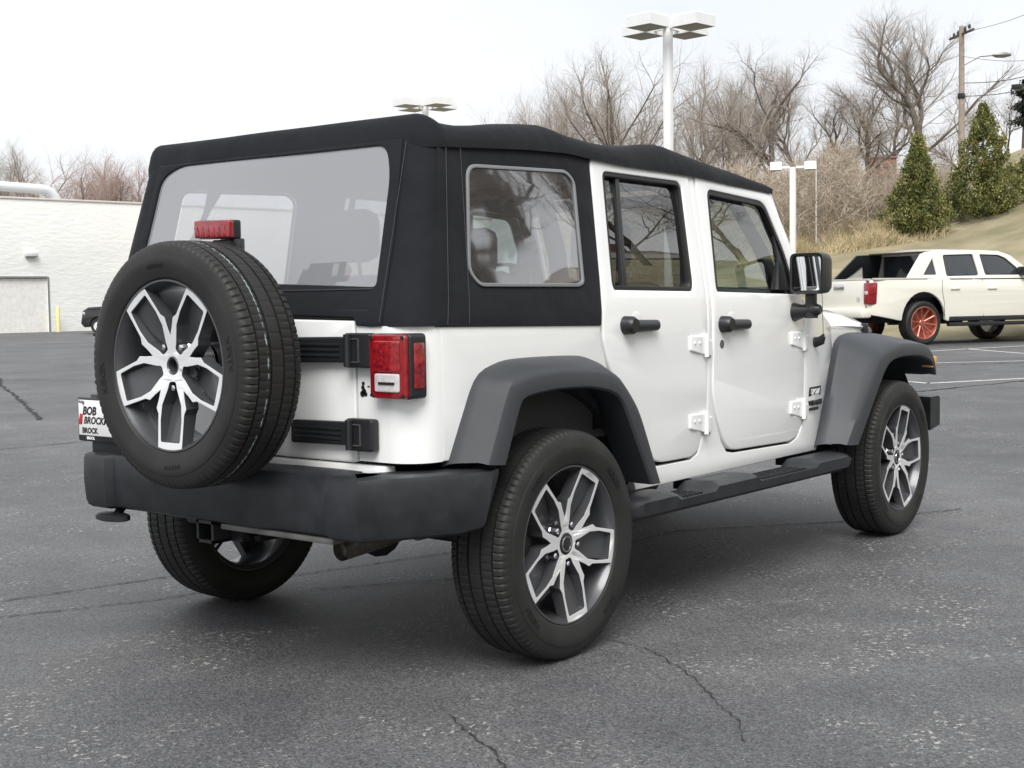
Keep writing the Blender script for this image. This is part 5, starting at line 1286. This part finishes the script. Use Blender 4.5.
    bm=bmesh.new(); box(bm,(-1.22,-.86,.70),(.05,.86,.78)); box(bm,(-1.18,-.84,1.24),(-.2,.84,1.30),.01); finish(bm,'bed',PK,T)
    bm=bmesh.new(); loft(bm,[[(x,-w_,z),(x,-w_*.6,z+.03),(x,0,z+.045),(x,w_*.6,z+.03),(x,w_,z),(x,w_,z-.05),(x,-w_,z-.05)] for x,w_,z in ((.34,.765,1.86),(.55,.775,1.90),(1.2,.785,1.905),(2.05,.775,1.885),(2.36,.76,1.81))]); finish(bm,'roof',W,T,smooth=45)
    bm=bmesh.new(); loft(bm,[[(x,-w_,z),(x,-w_*.7,z+.05),(x,0,z+.08),(x,w_*.7,z+.05),(x,w_,z),(x,w_,z-.2),(x,-w_,z-.2)] for x,w_,z in ((2.9,.93,1.28),(3.5,.90,1.23),(4.1,.84,1.14),(4.38,.78,1.04))]); finish(bm,'hood',W,T,smooth=45)
    bm=bmesh.new(); loft(bm,[[(x0,-w_,z),(x0,w_,z),(x0+.02,w_,z),(x0+.02,-w_,z)] for x0,w_,z in ((2.36,.76,1.82),(3.0,.90,1.33))]); finish(bm,'windshield',TG_,T)
    bm=bmesh.new(); box(bm,(.40,-.75,1.32),(.44,.75,1.86)); finish(bm,'rear_glass',TG_,T)
    bm=bmesh.new()
    for s in (-1,1):   # far sail panel sloping down to the bed, its inner shade painted black
        join_bm(bm,panel_bm([[(-.78,1.34),(-.30,1.84),(.36,1.87),(.36,1.34),(-.02,1.34),(-.10,1.62),(-.40,1.38),(-.50,1.34)]],.05,.008,(),lambda a,b,t:(a,(.93-(b-1.3)*.30+t),b))) if s==1 else None
    box(bm,(-.30,-.72,1.85),(.36,.78,1.885),.01) if False else None
    finish(bm,'sail_panel',PK,T)
    bm=bmesh.new(); loft(bm,[[(x,-w_,z),(x,w_,z),(x,w_,z-.03),(x,-w_,z-.03)] for x,w_,z in ((.36,.765,1.885),(.02,.76,1.875))]); finish(bm,'rear_visor',PK,T)
    bm=bmesh.new(); box(bm,(4.38,-.62,.62),(4.45,.62,1.0),.03); finish(bm,'grille',PK,T)
    bm=bmesh.new(); box(bm,(4.30,-.92,.44),(4.52,.92,.64),.05); finish(bm,'front_bumper',W,T)
    bm=bmesh.new(); box(bm,(-1.1,-.60,.45),(4.2,.60,.62)); box(bm,(-.5,-.72,.62),(.5,.72,.95)); box(bm,(2.75,-.72,.62),(3.8,.72,.95)); box(bm,(.55,-.90,.50),(2.7,.90,.62)); finish(bm,'underbody',M['dark'],T)
    bm=bmesh.new(); box(bm,(.45,-.88,.95),(2.6,.88,1.25)); finish(bm,'cabin',M['interior'],T)
    red=mat('orange_red_alloy',(.40,.125,.085),.4,metal=.5,coat=.4,var=.1)
    for xc in (0,3.3):
        for s in (-1,1):
            bm=bmesh.new(); pr=[(-.12,.30),(-.145,.33),(-.145,.40),(-.115,.437),(-.06,.44),(.06,.44),(.115,.437),(.145,.40),(.145,.33),(.12,.30),(-.12,.30)]
            revolve(bm,pr,64,rfun=lambda i,j,r:r-.008 if (3<=j<=6 and i%2) else r)
            ty=finish(bm,'wheel',M['rubber'],T,smooth=40); ty.location=(xc,s*.86,.44); ty.rotation_euler=(0,0,0 if s<0 else math.pi)
            bm=bmesh.new(); revolve(bm,[(-.142,.335),(-.150,.318),(-.130,.300),(.0,.29),(.10,.30)],48); revolve(bm,[(-.0,.0),(-.0,.30)],32)
            for k in range(20):
                a=2*math.pi*k/20; a2=a+(.18 if k%2 else -.18)
                p=Vector((.05*math.cos(a),-.055,.05*math.sin(a))); q=Vector((.305*math.cos(a2),-.118,.305*math.sin(a2))); tube(bm,[p,q],[.014,.016],5)
            tube(bm,[(0,-.0,0),(0,-.075,0),(0,-.09,0)],[.07,.065,.05],16)
            finish(bm,'rim',red if xc==0 else M['alloy'],ty,smooth=40)
pickup()

# ================================================================== DARK CAR BY THE WALL
def dark_car():
    u=104; d=57; x,y=bearing(u,d); ww=R2
    h=math.atan2(-R2.y,-R2.x)   # nose pointing to photo left
    T=empty('parked_car',(x,y,0),'black car parked by the white building, its nose showing left of the spare wheel','car',rz=h)
    BK=mat('black_car_paint',(.012,.012,.014),.2,coat=.8); 
    lo=[(-3.9,.30),(-3.95,.90),(-3.7,1.12),(.05-.9,1.16),(.30,1.10),(.56,.95),(.66,.42),(.5,.26)]
    bt=[(0-.12+.34*math.cos(a),.30+.36*math.sin(a)) for a in [math.pi*k/10 for k in range(11)]]+[(-.6,.24),(-2.6,.24)]+[(-3.0+.34*math.cos(a),.30+.36*math.sin(a)) for a in [math.pi*k/10 for k in range(11)]]
    bm=panel_bm([lo+bt],1.78,.08,(),lambda a,b,t:(a,t*(1-.12*max(0,(a-.2)/.4)),b)); finish(bm,'body',BK,T,smooth=40)
    bm=panel_bm([rounded([(-3.7,1.10),(-3.5,1.70),(-1.5,1.74),(-.62,1.12)],.15)],1.45,.06,(),lambda a,b,t:(a,t*(1-.25*(b-1.1)),b)); cb=finish(bm,'cabin',BK,T,smooth=40)
    for s in (-1,1):
        panel('window',[rounded([(-3.4,1.18),(-3.3,1.60),(-1.6,1.63),(-.98,1.18)],.05)],mat('car_glass',(.03,.035,.04),.05) ,cb,.01,.001,(),lambda a,b,t:(a,s*(.728-.18*(b-1.1))+t,b))
        bm=bmesh.new(); box(bm,(.28,s*.66-.18,.74),(.585,s*.66+.16,.92),.04); finish(bm,'headlight',M['chrome'],T)
        bm=bmesh.new(); box(bm,(-1.15,s*.98-.10,.98),(-1.02,s*.98+.10,1.12),.03); finish(bm,'side_mirror',BK,T)
        for xc in (-.12,-3.0):
            bm=bmesh.new(); revolve(bm,[(-.10,.20),(-.11,.24),(-.10,.315),(.10,.315),(.11,.24),(.10,.2)],32); w_=finish(bm,'wheel',M['rubber'],T); w_.location=(xc,s*.80,.315); w_.rotation_euler=(0,0,0 if s<0 else math.pi)
            bm=bmesh.new(); revolve(bm,[(-.09,.0),(-.085,.05),(-.06,.19),(-.10,.205)],20); finish(bm,'rim',M['alloy'],w_)
    bm=bmesh.new(); box(bm,(.55,-.5,.40),(.64,.5,.62),.02); box(bm,(.60,-.4,.645),(.63,.4,.665)); finish(bm,'grille',M['chrome'],T)
dark_car()
